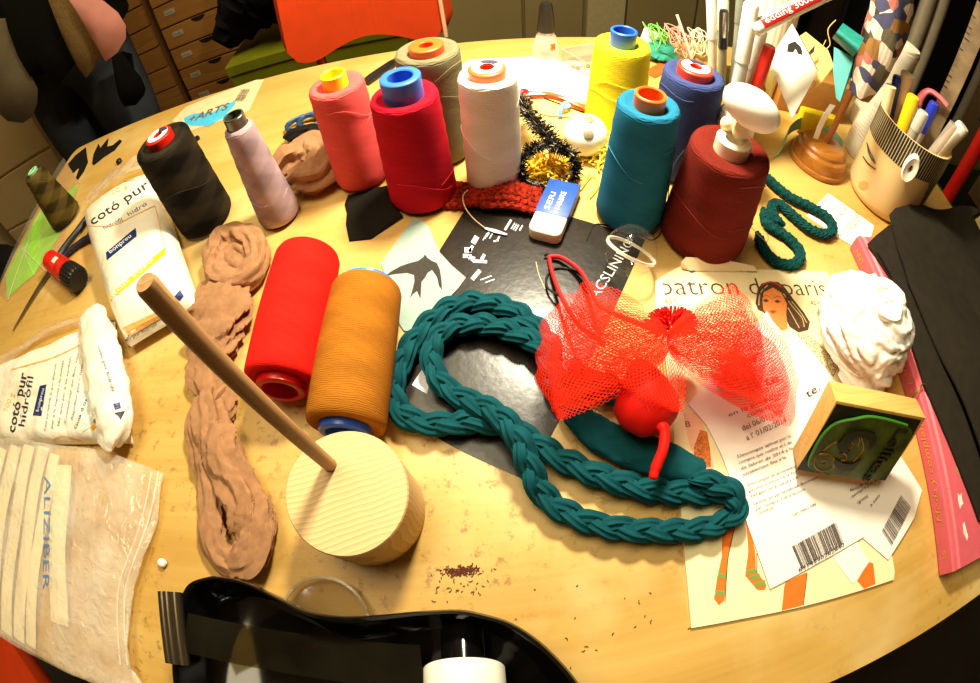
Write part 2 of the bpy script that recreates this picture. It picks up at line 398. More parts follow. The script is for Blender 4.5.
m_leg = plain('grey_steel_leg', (120, 118, 112), 0.35, metal=0.7)
for x in (TXL+0.06, TXR-0.06):
    for y in (TYN+0.06, TYF-0.06):
        tb.add('leg', rod(tab(x, y, -TZ), tab(x, y, -0.024), 0.02, 0.022), m_leg)

# ------------------------------------------------------------------ standing spools
def spool(label, pos, h, rb, rt, col, core_col, core_r, core_h, hole=0.6, band=0.12, disc=None, cat='thread spool', corem=0.0, bulge=0.0, base_col=(40, 30, 26), wisps=2, bandz=0.03, fuzz=0.15, lean=0.6, name='thread_spool', dish=0.003):
    T = Thing(name, label, cat, (pos[0], pos[1], 0), 'spools of thread on the work table')
    z0 = 0.0035; prof = [(core_r*0.9, z0), (rb-0.004, z0), (rb-0.001, z0+0.0015), (rb, z0+0.005)]
    for i in range(1, 12):
        u = i/12; prof.append((rb+(rt-rb)*u+bulge*math.sin(math.pi*u)+0.0003*math.sin(u*40), z0+0.005+(h-z0-0.010)*u))
    prof += [(rt, h-0.005), (rt-0.0012, h-0.0018), (rt-0.004, h), (rt*0.75, h-dish*0.2), (core_r*1.12, h-dish), (core_r*0.9, h-dish*1.3)]
    T.add('thread', lathe(prof, 56), thread_mat('thread_%d_%d_%d' % col, col, band, bandz=bandz, fuzz=fuzz), local=True, angle=75)
    cm = plain('core_%d_%d_%d' % core_col, core_col, 0.35, metal=corem, var=0.04)
    ri = core_r*hole; zt = h+core_h; zb = h-0.02
    T.add('core', lathe([(ri, zb), (core_r, zb), (core_r, zt-0.0012), (core_r-0.0008, zt-0.0003), (core_r-0.0018, zt), (ri+0.001, zt), (ri, zt-0.001), (ri*0.95, zb), (ri, zb)], 40), cm, local=True)
    T.add('base_ring', lathe([(0, 0), (min(rb-0.003, core_r*1.9), 0), (min(rb-0.002, core_r*1.9), 0.004), (0, 0.004)], 40), plain('base_%d_%d_%d' % base_col, base_col, 0.4), local=True)
    if disc:
        T.add('paper_disc', lathe([(ri*1.05, zt+0.0001), (core_r*0.80, zt+0.0001), (core_r*0.80, zt+0.0006), (ri*1.05, zt+0.0006), (ri*1.05, zt+0.0001)], 40), plain('label_disc', (238, 232, 224), 0.6), local=True)
        a0 = disc; g = []
        pts = [Vector((core_r*0.78*math.cos(a0+i*0.16), core_r*0.78*math.sin(a0+i*0.16), zt+0.0007)) for i in range(10)]+[Vector((ri*1.1*math.cos(a0+i*0.16), ri*1.1*math.sin(a0+i*0.16), zt+0.0007)) for i in range(9, -1, -1)]
        T.add('disc_print', prism(pts, 0.0002), plain('disc_ink', (40, 40, 70), 0.6), local=True)
    rnd = random.Random(label); cw = tuple(min(255, int(v*1.12+14)) for v in col)
    for k in range(wisps):
        a = rnd.uniform(math.pi, 2*math.pi)-0.5; zc = rnd.uniform(0.25, 0.9)*h; pts = []
        dz = rnd.choice((-1, 1))*rnd.uniform(0.006, 0.02)
        for i in range(14):
            u = i/13; zz = zc+dz*u+0.005*math.sin(u*5); aa = a+u*1.7; q = (rb+(rt-rb)*(zz-z0)/(h-z0))+bulge*math.sin(math.pi*min(1, max(0, zz/h)))+0.0007
            pts.append(Vector((q*math.cos(aa), q*math.sin(aa), zz)))
        T.add('loose_thread', tube(pts, 0.00028, 4), plain('wisp_%d_%d_%d' % cw, cw, 0.7), local=True)
    return T
def tpos(px, py, h): v = G(px, py, h); return (v.x, v.y)
spool('tall black thread cone with red collar beside the cotton pack', (-0.305, 0.4045), 0.123, 0.0355, 0.0325, (34, 28, 18), (206, 30, 18), 0.0155, 0.007, 0.35, 0.75, disc=0.4, bandz=0.045, fuzz=0.2)
spool('slim lavender thread cone with bare metal tube on top', (-0.2025, 0.380), 0.124, 0.0235, 0.0150, (170, 146, 150), (110, 108, 96), 0.0102, 0.012, 0.88, 0.22, corem=0.7, bandz=0.04)
spool('small olive thread cone with pale green tip on the plastic sleeve', (-0.634, 0.509), 0.110, 0.0300, 0.0185, (84, 70, 30), (160, 224, 170), 0.0095, 0.004, 0.6, 0.6, bandz=0.035)
spool('coral pink thread cone with yellow core', (-0.113, 0.4185), 0.122, 0.0290, 0.0270, (230, 88, 84), (248, 226, 30), 0.0122, 0.011, 0.75, 0.05)
spool('crimson thread cone with tall blue core', (-0.048, 0.376), 0.121, 0.0335, 0.0295, (186, 14, 36), (52, 108, 214), 0.0175, 0.018, 0.62, 0.05)
spool('grey green thread cone with flat orange core', (-0.027, 0.4410), 0.130, 0.0310, 0.0310, (112, 106, 78), (250, 90, 30), 0.0165, 0.005, 0.40, 0.04)
spool('white thread cone with orange collar and paper disc', (0.0235, 0.383), 0.127, 0.0275, 0.0255, (238, 226, 208), (250, 96, 40), 0.0160, 0.0055, 0.38, 0.04, disc=0.5)
spool('bright yellow thread cone with blue core', tpos(623, 42, 0.114), 0.114, 0.0345, 0.0295, (246, 220, 40), (40, 96, 206), 0.0140, 0.015, 0.78, 0.04)
spool('petrol blue thread cone with open orange core', (0.1445, 0.321), 0.128, 0.0325, 0.0260, (30, 108, 142), (226, 104, 34), 0.0130, 0.009, 0.78, 0.06)
spool('navy blue thread cone with red collar behind the petrol cone', tpos(695, 72, 0.120), 0.120, 0.0350, 0.0305, (56, 68, 116), (246, 62, 34), 0.0175, 0.006, 0.34, 0.04, disc=0.3)
ms = spool('large rust brown yarn cone carrying a white ring', tpos(732, 148, 0.107), 0.107, 0.0425, 0.0355, (104, 28, 18), (238, 224, 196), 0.0155, 0.010, 0.5, 0.10, fuzz=0.5, wisps=3)

# ------------------------------------------------------------------ lying spools
def lying_spool(label, far, near, r0, r1, col, core_col, core_r, core_out, near_core=True, far_rim=None):
    a = G(*near, r1); b = G(*far, r0); d = (b-a); L = d.length
    T = Thing('thread_spool', label, 'thread spool', (a.x, a.y, 0), 'spools of thread on the work table')
    m = Matrix.Translation(Vector((0, 0, r1))) @ d.to_track_quat('Z', 'Y').to_matrix().to_4x4()
    prof = [(core_r*0.9, 0.0016), (r1-0.004, 0), (r1-0.0012, 0.0015), (r1, 0.005)]+[(r1+(r0-r1)*i/10+0.0007*math.sin(math.pi*i/10), 0.005+(L-0.01)*i/10) for i in range(1, 10)]+[(r0, L-0.005), (r0-0.0012, L-0.0015), (r0-0.004, L), (core_r*0.9, L-0.002)]
    th = T.add('thread', lathe(prof, 56), thread_mat('thread_%d_%d_%d' % col, col, 0.10, fuzz=0.2), local=True, angle=75); th.matrix_local = m
    cm = plain('core_%d_%d_%d' % core_col, core_col, 0.3, var=0.04)
    ri = core_r*0.72
    g = lathe([(ri, 0.012), (core_r, 0.012), (core_r, -core_out+0.001), (core_r-0.0012, -core_out), (ri+0.0006, -core_out), (ri, -core_out+0.001), (ri, 0.012)], 40)
    c = T.add('core', g, cm, local=True); c.matrix_local = m
    p = T.add('core_hollow', lathe([(0, 0.010), (ri*0.98, 0.010), (ri*0.98, 0.012), (0, 0.012)], 30), plain('hollow_grey', (120, 120, 96), 0.6), local=True); p.matrix_local = m
    if far_rim:
        q = T.add('end_rim', lathe([(core_r, L-0.001), (r0*0.80, L-0.001), (r0*0.80, L+0.004), (core_r, L+0.004), (core_r, L-0.001)], 40), plain('rim_%d_%d_%d' % far_rim, far_rim, 0.3), local=True); q.matrix_local = m
    return T
lying_spool('bright red thread cone lying beside the nylon stocking', (308, 257), (281, 384), 0.0295, 0.0305, (226, 26, 16), (206, 16, 12), 0.0195, 0.006)
lying_spool('golden ochre thread cone lying next to the red one', (367, 289), (345, 428), 0.0285, 0.0290, (158, 96, 22), (36, 84, 190), 0.0185, 0.005, far_rim=(70, 120, 214))

# ------------------------------------------------------------------ wooden dowel stand
wc = (-0.0965, 0.0745)
T = Thing('dowel_stand', 'round pale wooden block with a long dowel stuck in its top', 'wooden stand', (wc[0], wc[1], 0))
m_beech, t_, b_ = nodes('ringed_beech'); tc_ = nd(t_, 'ShaderNodeTexCoord'); mp_ = nd(t_, 'ShaderNodeMapping', {0: tc_.outputs['Object']}); mp_.inputs['Rotation'].default_value = (0, 0, -0.25)
w_ = nd(t_, 'ShaderNodeTexWave', {'Vector': mp_.outputs[0], 'Scale': 88.0, 'Distortion': 7.0, 'Detail': 1.0, 'Detail Scale': 0.35}, bands_direction='Y', wave_profile='SAW')
n_ = nd(t_, 'ShaderNodeTexNoise', {'Vector': tc_.outputs['Object'], 'Scale': 300.0, 'Detail': 4.0})
f_ = mth(t_, 'ADD', mth(t_, 'MULTIPLY', w_.outputs[1], 0.75), mth(t_, 'MULTIPLY', n_.outputs[0], 0.25))
t_.links.new(ramp(t_, f_, [(0.15, lin((226, 192, 138))), (0.65, lin((214, 176, 120))), (0.95, lin((196, 154, 98)))]), b_.inputs['Base Color']); b_.inputs['Roughness'].default_value = 0.55
T.add('block', lathe([(0, 0), (0.0385, 0), (0.0395, 0.001), (0.0398, 0.0555), (0.0390, 0.0568), (0, 0.057)], 72), m_beech, local=True, angle=30)
a = G(330, 465, 0.057)-Vector((wc[0], wc[1], 0)); tip = Vector((a.x, a.y, 0.226))
T.add('dowel', lathe([(0, 0.045), (0.0045, 0.045), (0.0045, 0.242), (0.0038, 0.244), (0, 0.244)], 20, (a.x, a.y, 0)), wood('dowel_wood', (190, 148, 96), (140, 98, 54), ring=40.0, axis='Z', contrast=0.6), local=True)

# ------------------------------------------------------------------ things in front of the spools
def pxr(px, py, r, z=0.0): return (G(px+r, py, z)-G(px-r, py, z)).length/2
def folded(path, radii, seed=0, n=40, folds=9, depth=0.22, flat=0.62, step=0.004, twist=6.0, lump=0.25, closed=False):
    """soft crumpled cloth rope: long folds that twist along the path; rests on z given by the path"""
    P = spline([Vector(p) for p in path], 10, closed); R = []
    m = len(path)
    cnt = len(P)
    for i in range(cnt):
        u = i/10; k = int(min(u, m-1)); t = u-k; r0 = radii[k % m]; r1 = radii[(k+1) % m] if closed else radii[min(k+1, m-1)]
        t = t*t*(3-2*t); R.append(r0*(1-t)+r1*t)
    dist = [0]
    for a, b in zip(P[:-1], P[1:]): dist.append(dist[-1]+(b-a).length)
    def rf(i, a):
        s = dist[i]; w = a+twist*s*3+0.8*nz(s*25, seed)
        f = depth*(math.sin(folds*w+2.2*nz(s*40, seed+3.1, math.cos(a)))*0.55+0.45*math.sin((folds//2+1)*w*1.0-s*40+seed))
        return 1+f+lump*nz(math.cos(a)*1.6+seed, math.sin(a)*1.6, s*55)+0.10*nz(math.cos(a)*5, math.sin(a)*5+seed, s*160)
    if not closed:
        R[0] *= 0.35; R[-1] *= 0.35
    pts = [p+Vector((0, 0, R[i]*flat)) for i, p in enumerate(P)]
    g = tube(pts, R, n, closed=closed, flat=flat, rfun=rf, transport=False)
    zmin = min(p.z for p in P)
    return [Vector((v.x, v.y, max(v.z, zmin+0.0004))) for v in g[0]], g[1]

# black paper and bird card, lying under other things
def quad_sheet(px, z, h=0.0004): return prism(px_poly(px, z), h)
m_blackpaper, t_, b_ = nodes('glossy_black_paper')
b_.inputs['Roughness'].default_value = 0.27; b_.inputs['Specular IOR Level'].default_value = 0.32
tc_ = nd(t_, 'ShaderNodeTexCoord'); n_ = nd(t_, 'ShaderNodeTexNoise', {'Vector': tc_.outputs['Object'], 'Scale': 45.0, 'Detail': 4.0})
t_.links.new(ramp(t_, n_.outputs[0], [(0.35, lin((26, 20, 14))), (0.7, lin((40, 32, 24)))]), b_.inputs['Base Color'])
w_ = nd(t_, 'ShaderNodeTexNoise', {'Vector': tc_.outputs['Object'], 'Scale': 160.0, 'Detail': 2.0}); bump(t_, b_, w_.outputs[0], 0.12, 0.001)
BP = [(476, 193), (560, 214), (645, 240), (590, 360), (527, 481), (455, 448), (386, 408), (440, 250)]
bpz = 0.0
T = Thing('printed_sheet', 'glossy black printed sheet lying under the braid and eraser', 'paper', G(500, 330))
T.add('sheet', prism(px_poly(BP, 0), 0.0006), m_blackpaper, smooth=False)
m_pw = plain('printed_white', (214, 212, 224), 0.5)
Z = 0.0006
marks = []
for x, y, w, hh, a in ((475, 240, 8, 5, 60), (471, 249, 7, 3, 60), (468, 250, 7, 5, 0), (470, 257, 4, 4, 20), (466, 256, 6, 4, 0), (473, 259, 5, 3, 60), (480, 261.5, 14, 3, -3), (483, 257, 6, 3, 60), (489, 233, 9, 1.2, 58), (487, 235, 9, 1.2, 58), (485, 237, 8, 1.0, 58), (491, 236, 6, 1.0, 58), (508, 225, 12, 2.2, 58), (513, 226, 7, 1, 58), (515, 227, 7, 1, 58), (517, 228, 7, 1, 58), (521, 228, 6, 1.4, 58), (498, 239, 6, 1.5, 58), (496, 241, 5, 1.5, 10), (476, 275, 12, 4, 50), (486, 278, 12, 1, 20), (490, 281, 10, 1, 20), (432, 336, 6, 12, 30), (424, 345, 8, 7, 30)):
    ca, sa = math.cos(math.radians(a)), math.sin(math.radians(a))
    marks.append(decal([(x+dx*ca+dy*sa, y-dx*sa+dy*ca) for dx, dy in ((-w/2, hh/2), (w/2, hh/2), (w/2, -hh/2), (-w/2, -hh/2))], Z))
for g_ in marks: T.add('white_print', g_, m_pw, smooth=False)
T.add('lettering', px_text('ACSLINING', (597, 300), (634, 243), Z, cap_px=11), m_pw, smooth=False)
# printed picture edge under the braid
T.add('white_panel', decal([(424, 366), (432, 372), (427, 394), (412, 385)], Z), m_pw, smooth=False)

T = Thing('bird_card', 'pale grey blue card with a dark swallow print', 'card', G(425, 280))
BC = [(414, 217.5), (422, 221), (429, 227), (434, 240), (440, 253), (452, 266), (466, 278), (458, 289), (447, 300), (432, 317), (422, 328), (413, 332), (404, 331), (398, 322), (396, 310), (392, 295), (381, 264), (398, 240)]
T.add('card', prism(px_poly(BC, 0.0008), 0.0007), plain('grey_blue_card', (150, 170, 160), 0.8, var=0.05, scale=300), smooth=False)
SW = [(385, 276), (392, 271), (400, 266.5), (410, 263), (418, 261), (423, 257.5), (425, 254.5), (427.5, 258), (432, 261), (437, 263), (440, 270), (441.5, 280), (442, 290), (439, 286), (437, 277), (432, 270), (427.5, 273), (425.5, 277), (421.5, 282), (421, 290), (420.5, 299), (417, 291), (413, 294), (410, 298.5), (413, 288), (414.5, 281), (414, 275), (407, 273), (396, 274)]
T.add('swallow_print', decal(SW, 0.0015), plain('swallow_ink', (46, 40, 32), 0.8, var=0.4, scale=500), smooth=False)

# nylon stocking
m_nylon = fabric('tan_nylon', (194, 142, 100), 700, 0.8, 0.25, 0.9, big=150)
T = Thing('nylon_stocking', 'tan nylon stocking twisted into a long rope with a coiled end', 'stocking', G(225, 400))
ring = [(222, 262), (228, 248), (243, 243), (258, 250), (263, 266), (255, 282), (238, 289), (222, 282)]
T.add('coil', folded([G(x, y, 0.003) for x, y in ring], [pxr(x, y, 10) for x, y in ring], 2, closed=True, depth=0.16, folds=7, flat=0.95), m_nylon)
inner = [(230, 262), (237, 255), (247, 258), (250, 266), (243, 270), (238, 265)]
T.add('coil_heart', folded([G(x, y, 0.008) for x, y in inner], [pxr(x, y, 8) for x, y in inner], 5, depth=0.2, folds=6), m_nylon)
up = [(216, 284), (222, 300), (226, 316), (222, 335), (218, 352), (214, 372), (219, 392), (224, 408), (222, 424)]
T.add('upper_bunch', folded([G(x, y, 0.0) for x, y in up], [pxr(x, y, r) for (x, y), r in zip(up, (13, 22, 27, 26, 21, 18, 17, 15, 11))], 9, flat=0.42, depth=0.20, folds=10, twist=10), m_nylon)
low1 = [(224, 398), (215, 418), (205, 432), (208, 455), (213, 482), (215, 510), (217, 536), (228, 558), (244, 570)]
T.add('loop_left', folded([G(x, y, 0.0) for x, y in low1], [pxr(x, y, r) for (x, y), r in zip(low1, (12, 13, 12, 11, 10, 11, 12, 12, 11))], 11, flat=0.7, depth=0.20, folds=8, twist=4), m_nylon)
low2 = [(212, 405), (218, 428), (226, 450), (236, 474), (247, 495), (257, 517), (262, 538), (255, 558), (238, 569)]
T.add('loop_right', folded([G(x, y, 0.002) for x, y in low2], [pxr(x, y, r) for (x, y), r in zip(low2, (13, 16, 17, 17, 18, 20, 19, 17, 12))], 17, flat=0.66, depth=0.20, folds=9, twist=4), m_nylon)
# second scrap of nylon behind, between the cones
sc = [(290, 176), (302, 170), (316, 164), (328, 172), (322, 186), (306, 188)]
single('nylon_scrap', folded([G(x, y, 0.0) for x, y in sc], [pxr(x, y, 15) for x, y in sc], 23, flat=0.9, depth=0.28, folds=7), m_nylon, 'crumpled tan nylon scrap between lavender and pink cones', 'fabric scrap')

# teal braid
def braid(T, path, A, B, r, lam, mat, name='strand', step=0.0022, phase=0.0, n=32):
    P = resample(spline([Vector(p) for p in path], 10), step); fr = frames(P)
    for j in range(3):
        pts, rad = [], []
        for i, p in enumerate(P):
            f = 2*math.pi*(i*step/lam+j/3)+phase
            e = min(1.0, i/6, (len(P)-1-i)/6); e = 0.35+0.65*e
            pts.append(p+fr[i][1]*(A*e*math.sin(f))+Vector((0, 0, 1))*(B*math.sin(2*f))); rad.append(r*e*(1+0.06*math.sin(i*0.9+j)))
        T.add(name, tube(pts, rad, n, flat=0.95, transport=False, rfun=lambda i, a: 1+0.13*math.cos(7*a+i*0.14)+0.06*nz(a*2, i*0.12, j)), mat)
m_teal = fabric('teal_jersey', (8, 74, 82), 800, 0.85, 0.25, 0.3, big=120)
T = Thing('braided_necklace', 'thick teal jersey braid looped on the table beneath the red fascinator', 'braid', G(540, 440))
def Z3(pts): return [G(x, y, z) for x, y, z in pts]
outer = Z3([(560, 360, .012), (545, 338, .013), (520, 315, .013), (495, 304, .012), (465, 303, .012), (437, 316, .012), (412, 344, .012), (397, 372, .012), (394, 396, .012), (408, 418, .012), (438, 424, .011), (468, 422, .011), (500, 424, .011), (530, 440, .012), (560, 458, .012), (600, 476, .012), (645, 489, .012), (690, 493, .012), (722, 494, .013), (735, 505, .014)])
braid(T, outer, 0.0040, 0.0030, 0.0050, 0.060, m_teal, 'outer_strand')
inner = Z3([(566, 400, .014), (553, 372, .014), (542, 348, .015), (515, 333, .014), (482, 324, .013), (450, 328, .013), (432, 347, .013), (436, 375, .013), (456, 395, .014), (484, 407, .018), (505, 420, .025), (521, 444, .026), (532, 473, .020), (545, 497, .013), (572, 515, .012), (610, 527, .012), (655, 531, .012), (700, 529, .012), (730, 518, .013), (738, 503, .018), (722, 486, .021), (690, 478, .021)])
braid(T, inner, 0.0038, 0.0028, 0.0048, 0.056, m_teal, 'inner_strand', phase=1.0)
flap = Z3([(566, 395, .016), (578, 412, .018), (600, 430, .018), (630, 444, .018), (665, 455, .018), (705, 470, .017)])
T.add('loose_flap', folded([p-Vector((0, 0, .014)) for p in flap], [pxr(0.5*(a+b), c, r) for (a, b, c), r in zip([(566, 566, 395), (578, 578, 412), (600, 600, 430), (630, 630, 444), (665, 665, 455), (705, 705, 470)], (8, 14, 17, 18, 17, 13))], 31, flat=0.5, depth=0.1, folds=5, lump=0.1), m_teal)
flap2 = Z3([(570, 372, .004), (590, 384, .004), (612, 392, .004), (606, 404, .004)])
T.add('loose_tail', folded(flap2, [pxr(600, 390, r) for r in (7, 12, 13, 9)], 33, flat=0.5, depth=0.1, folds=4), m_teal)

# small teal cord at the right
T = Thing('teal_rope', 'thin teal braided rope doubled back beside the rust cone', 'rope', G(790, 225))
m_teal2 = fabric('teal_cord', (6, 66, 64), 900, 0.85, 0.3, 0.35, big=140)
def pz(pts, z): return [G(x, y, z) for x, y in pts]
braid(T, pz([(764, 172), (770, 180), (789, 196), (810, 206.5), (827, 217), (833, 228), (826, 234), (810, 229), (794, 216), (780, 204), (772, 206), (774, 217), (785, 225)], 0.007), 0.0028, 0.0020, 0.0034, 0.014, m_teal2, step=0.0018)
braid(T, pz([(763, 208), (768, 224), (786, 236), (798, 248), (800, 258), (791, 265), (775, 261), (763, 248), (757, 232)], 0.006), 0.0028, 0.0020, 0.0034, 0.014, m_teal2, step=0.0018)
T.add('loose_thread', tube(spline(pz([(762, 228), (768, 236), (766, 242), (756, 232), (750, 226)], 0.012), 6), 0.0004, 5), plain('tan_thread', (176, 140, 60), 0.7))

# wooden face of table: eraser
a, b = G(543, 243, 0), G(573, 172, 0); d = (b-a).normalized(); L = 0.072; ang = math.atan2(d.y, d.x)
T = Thing('eraser', 'white eraser in a blue paper sleeve lying on the black sheet', 'eraser', a+d*L/2+Vector((0, 0, 0.0008)), rot=(0, 0, ang))
W2 = 0.0150
out = [(-L/2+0.007+0.007*math.cos(t), W2-0.007+0.007*math.sin(t)) for t in [math.pi/2+i*math.pi/10 for i in range(6)]]+[(-L/2+0.007-0.007*math.cos(t), -W2+0.007-0.007*math.sin(t)) for t in [i*math.pi/10 for i in range(6)]]
out += [(L/2, -W2), (L/2, W2)]
def round_prism(o2, h, bev):
    bm = bmesh.new(); vv = [bm.verts.new((x, y, 0)) for x, y in o2]; f = bm.faces.new(vv); ex = bmesh.ops.extrude_face_region(bm, geom=[f])
    for v in [g for g in ex['geom'] if isinstance(g, bmesh.types.BMVert)]: v.co.z = h
    bmesh.ops.recalc_face_normals(bm, faces=bm.faces)
    ed = [e for e in bm.edges if abs(e.verts[0].co.z-e.verts[1].co.z) < 1e-9]
    bmesh.ops.bevel(bm, geom=ed, offset=bev, segments=3, affect='EDGES', profile=0.5); bm.verts.index_update()
    r = [v.co.copy() for v in bm.verts], [tuple(v.index for v in f.verts) for f in bm.faces]; bm.free(); return r
T.add('rubber', round_prism(out, 0.013, 0.002), plain('eraser_white', (238, 226, 200), 0.7, var=0.04), local=True)
T.add('sleeve', box((0.0115, 0, 0.0067), (L*0.66, W2*2+0.001, 0.0140), bevel=0.0008), plain('eraser_blue', (30, 74, 158), 0.45, var=0.15, scale=150), local=True)
m_let = plain('silver_letter', (226, 232, 240), 0.4)
T.add('lettering', text_on('SERI', V(-0.008, 0.0035, 0.0137), V(0.016, 0.0035, 0.0137), V(0, 1, 0), 0.0052), m_let, local=True, smooth=False)
T.add('lettering', text_on('MARBRE', V(-0.009, -0.0055, 0.0137), V(0.020, -0.0055, 0.0137), V(0, 1, 0), 0.0052), m_let, local=True, smooth=False)

# clear plastic dome
T = Thing('clear_bauble', 'clear plastic bauble half on the edge of the black sheet', 'bauble', G(627, 268)+Vector((0, 0, 0.0006)))
R = 0.0225
tilt = Matrix.Translation(Vector((0, 0, R))) @ Matrix.Rotation(math.radians(28), 4, 'Y') @ Matrix.Rotation(math.radians(-22), 4, 'X')
m_clear = glass('clear_plastic', (250, 250, 246), 0.03, 1.3, alpha=0.01, edge=0.30)
T.add('shell', xform(lathe([(0, -R)]+[(R*math.sin(i*math.pi/22), -R*math.cos(i*math.pi/22)) for i in range(1, 22)]+[(0, R)], 40), tilt), m_clear, local=True)
T.add('rim', xform(lathe([(R*0.94, -0.0012), (R*1.03, -0.0012), (R*1.03, 0.0012), (R*0.94, 0.0012), (R*0.94, -0.0012)], 48), tilt), glass('clear_rim', (255, 252, 240), 0.1, 1.5, alpha=0.55), local=True)

# knitted red band
m_knit = fabric('red_black_knit', (176, 40, 16), 300, 0.95, 0.6, 0.8, big=260, col2=(40, 14, 10))
T = Thing('knitted_band', 'dark red ribbed knitted band between crimson cone and eraser', 'knitting', G(490, 205))
a0, a1 = G(438, 197), G(541, 205); dirv = (a1-a0).normalized(); side = Vector((-dirv.y, dirv.x, 0)); LL = (a1-a0).length
for k in range(7):
    pts = []; q = (k-3)*0.0052
    for i in range(46):
        u = i/45; pinch = 1-0.35*math.exp(-((u-0.38)/0.1)**2); zz = 0.0035+0.014*math.exp(-((u-0.68)/0.28)**2)*(1-(abs(k-3)/4.2)**2)
        pts.append(a0+dirv*(u*LL)+side*(q*pinch+0.0012*math.sin(u*9+1)+0.0007*math.sin(i*1.9+k))+Vector((0, 0, zz+0.0006*math.sin(i*2.3+k))))
    T.add('rib', tube(pts, [0.0036*(1+0.16*math.sin(i*2.1+k*1.3)) for i in range(46)], 8, flat=0.95, transport=False), m_knit)

# black tinsel wreath
random.seed(5)
T = Thing('tinsel_wreath', 'black tinsel wreath with a red tipped tail behind the eraser', 'wreath', G(548, 172))
cw = G(549, 166, 0.028); ringp = []
for i in range(44):
    a = 2*math.pi*i/44; ringp.append(cw+Vector((0.027*math.cos(a), 0.011*math.sin(a)+0.004, 0.019*math.sin(a)-0.004)))
tailp = spline([G(560, 152, 0.034), G(546, 133, 0.042), G(534, 122, 0.042), G(525, 108, 0.045), G(521, 98, 0.048)], 8)
T.add('wire', tube(ringp, 0.0012, 6, closed=True), plain('tinsel_core', (24, 22, 20), 0.5))
def blades(path, cnt, ln, closed):
    gs = []
    for _ in range(cnt):
        i = random.randrange(len(path)-1); p = path[i].lerp(path[i+1], random.random())
        d = Vector((random.gauss(0, 1), random.gauss(0, 1), random.gauss(0, 1))).normalized(); w = d.orthogonal().normalized()*0.0006
        if abs(d.dot(w)) > 0.5: continue
        e = p+d*ln*random.uniform(0.5, 1.1)
        gs.append(([p-w, p+w, e+w*0.7, e-w*0.7], [(0, 1, 2, 3)]))
    return join(*gs)
m_tin, t_, b_ = nodes('black_tinsel'); b_.inputs['Roughness'].default_value = 0.25; b_.inputs['Metallic'].default_value = 0.6
oi = nd(t_, 'ShaderNodeNewGeometry'); t_.links.new(ramp(t_, oi.outputs['Random Per Island'], [(0.5, lin((26, 24, 20))), (0.82, lin((70, 64, 54))), (0.95, lin((230, 222, 200)))]), b_.inputs['Base Color'])
T.add('foil_strands', blades(ringp+[ringp[0]], 1700, 0.0095, True), m_tin, smooth=False, kind='stuff')
T.add('tail_strands', blades(tailp, 1100, 0.0125, False), m_tin, smooth=False, kind='stuff')
T.add('tail_wire', tube(tailp, 0.0012, 6), plain('tinsel_core', (24, 22, 20), 0.5))
T.add('red_tip', folded([G(519, 101, 0.040), G(522, 96, 0.045), G(527, 92, 0.045)], [0.004, 0.006, 0.003], 4, depth=0.3, folds=4), plain('red_tip', (220, 20, 30), 0.5))

# needle with pale thread, black thread ends
T = Thing('threaded_needle', 'pale thread curling from the knitted band to a flat bodkin', 'needle', G(480, 215))
T.add('bodkin', tube([G(485, 228, .0025), G(495, 231, .0025), G(507, 234.5, .0025)], [0.0012, 0.0022, 0.001], 8, flat=0.4, transport=False), plain('bodkin_white', (220, 220, 236), 0.3, metal=0.3))
T.add('thread', tube(spline([G(468, 190, .020), G(463, 196, .018), G(465, 207, .012), G(473, 218, .006), G(485, 228, .003)], 8), 0.0005, 6), plain('cream_thread', (210, 190, 150), 0.7))
single('thread_end', tube(spline([G(610, 226, .001), G(596, 224, .001), G(590, 232, .001), G(587, 240, .001)], 6), 0.0006, 5), plain('black_thread', (22, 20, 18), 0.8), 'loose black thread end beside the petrol cone', 'thread')
single('thread_loop', tube(spline([G(684, 150, .06), G(672, 170, .05), G(667, 205, .02), G(662, 230, .003), G(652, 240, .001), G(640, 232, .001), G(643, 222, .001), G(655, 220, .001)], 8), 0.0005, 5), plain('black_thread', (22, 20, 18), 0.8), 'long black thread hanging between petrol and rust cones', 'thread')
single('thread_snip', tube(spline([G(536, 262, .001), G(539, 275, .001), G(545, 289, .001)], 5), 0.0004, 5), plain('cream_thread', (210, 190, 150), 0.7), 'short pale thread snippet on the black sheet', 'thread')

# ------------------------------------------------------------------ pattern envelope
def zc(o, s, pts): return [(o[0]+x/s, o[1]+y/s) for x, y in pts]      # crop coordinates to photo pixels
m_env = plain('cream_envelope', (240, 226, 180), 0.6, var=0.05, scale=40)
EZ = 0.0025
T = Thing('pattern_envelope', 'cream sewing pattern envelope with fashion drawings and thin lettering', 'envelope', G(770, 430))
ENV = [(690, 628), (684, 560), (676, 470), (668, 390), (660, 320), (656, 282), (668, 274), (680, 268), (690, 270), (756, 271), (826, 273), (829, 280), (836, 310), (856, 400), (876, 490), (893, 572), (892, 580), (800, 607), (740, 619)]
T.add('sleeve', prism(px_poly(ENV, 0.0), EZ), m_env, smooth=False)
T.add('torn_flap', thick(([G(681, 262, .010), G(686, 257, .012), G(722, 259, .010), G(754, 266, .006), G(757, 271, EZ+.0006), G(690, 271, EZ+.0006), G(681, 268, EZ+.002)], [(0, 1, 5, 6), (1, 2, 4, 5), (2, 3, 4)]), 0.0004), m_env, smooth=False)
T.add('torn_edge', prism(px_poly([(655, 281), (661, 280), (664, 292), (665, 312), (656, 312)], EZ), 0.0006), plain('torn_white', (252, 250, 244), 0.8), smooth=False)
m_brown = plain('print_brown', (74, 52, 30), 0.7)
T.add('title_lettering', px_text('patron de paris', (661, 295), (828, 296), EZ, cap_px=19, bold=-0.010), m_brown, smooth=False)
T.add('small_lettering', px_text('660 f', (662, 304), (677, 303), EZ, cap_px=5), m_brown, smooth=False)
T.add('small_lettering', px_text('42-4', (811, 305), (821, 305), EZ, cap_px=4), m_brown, smooth=False)
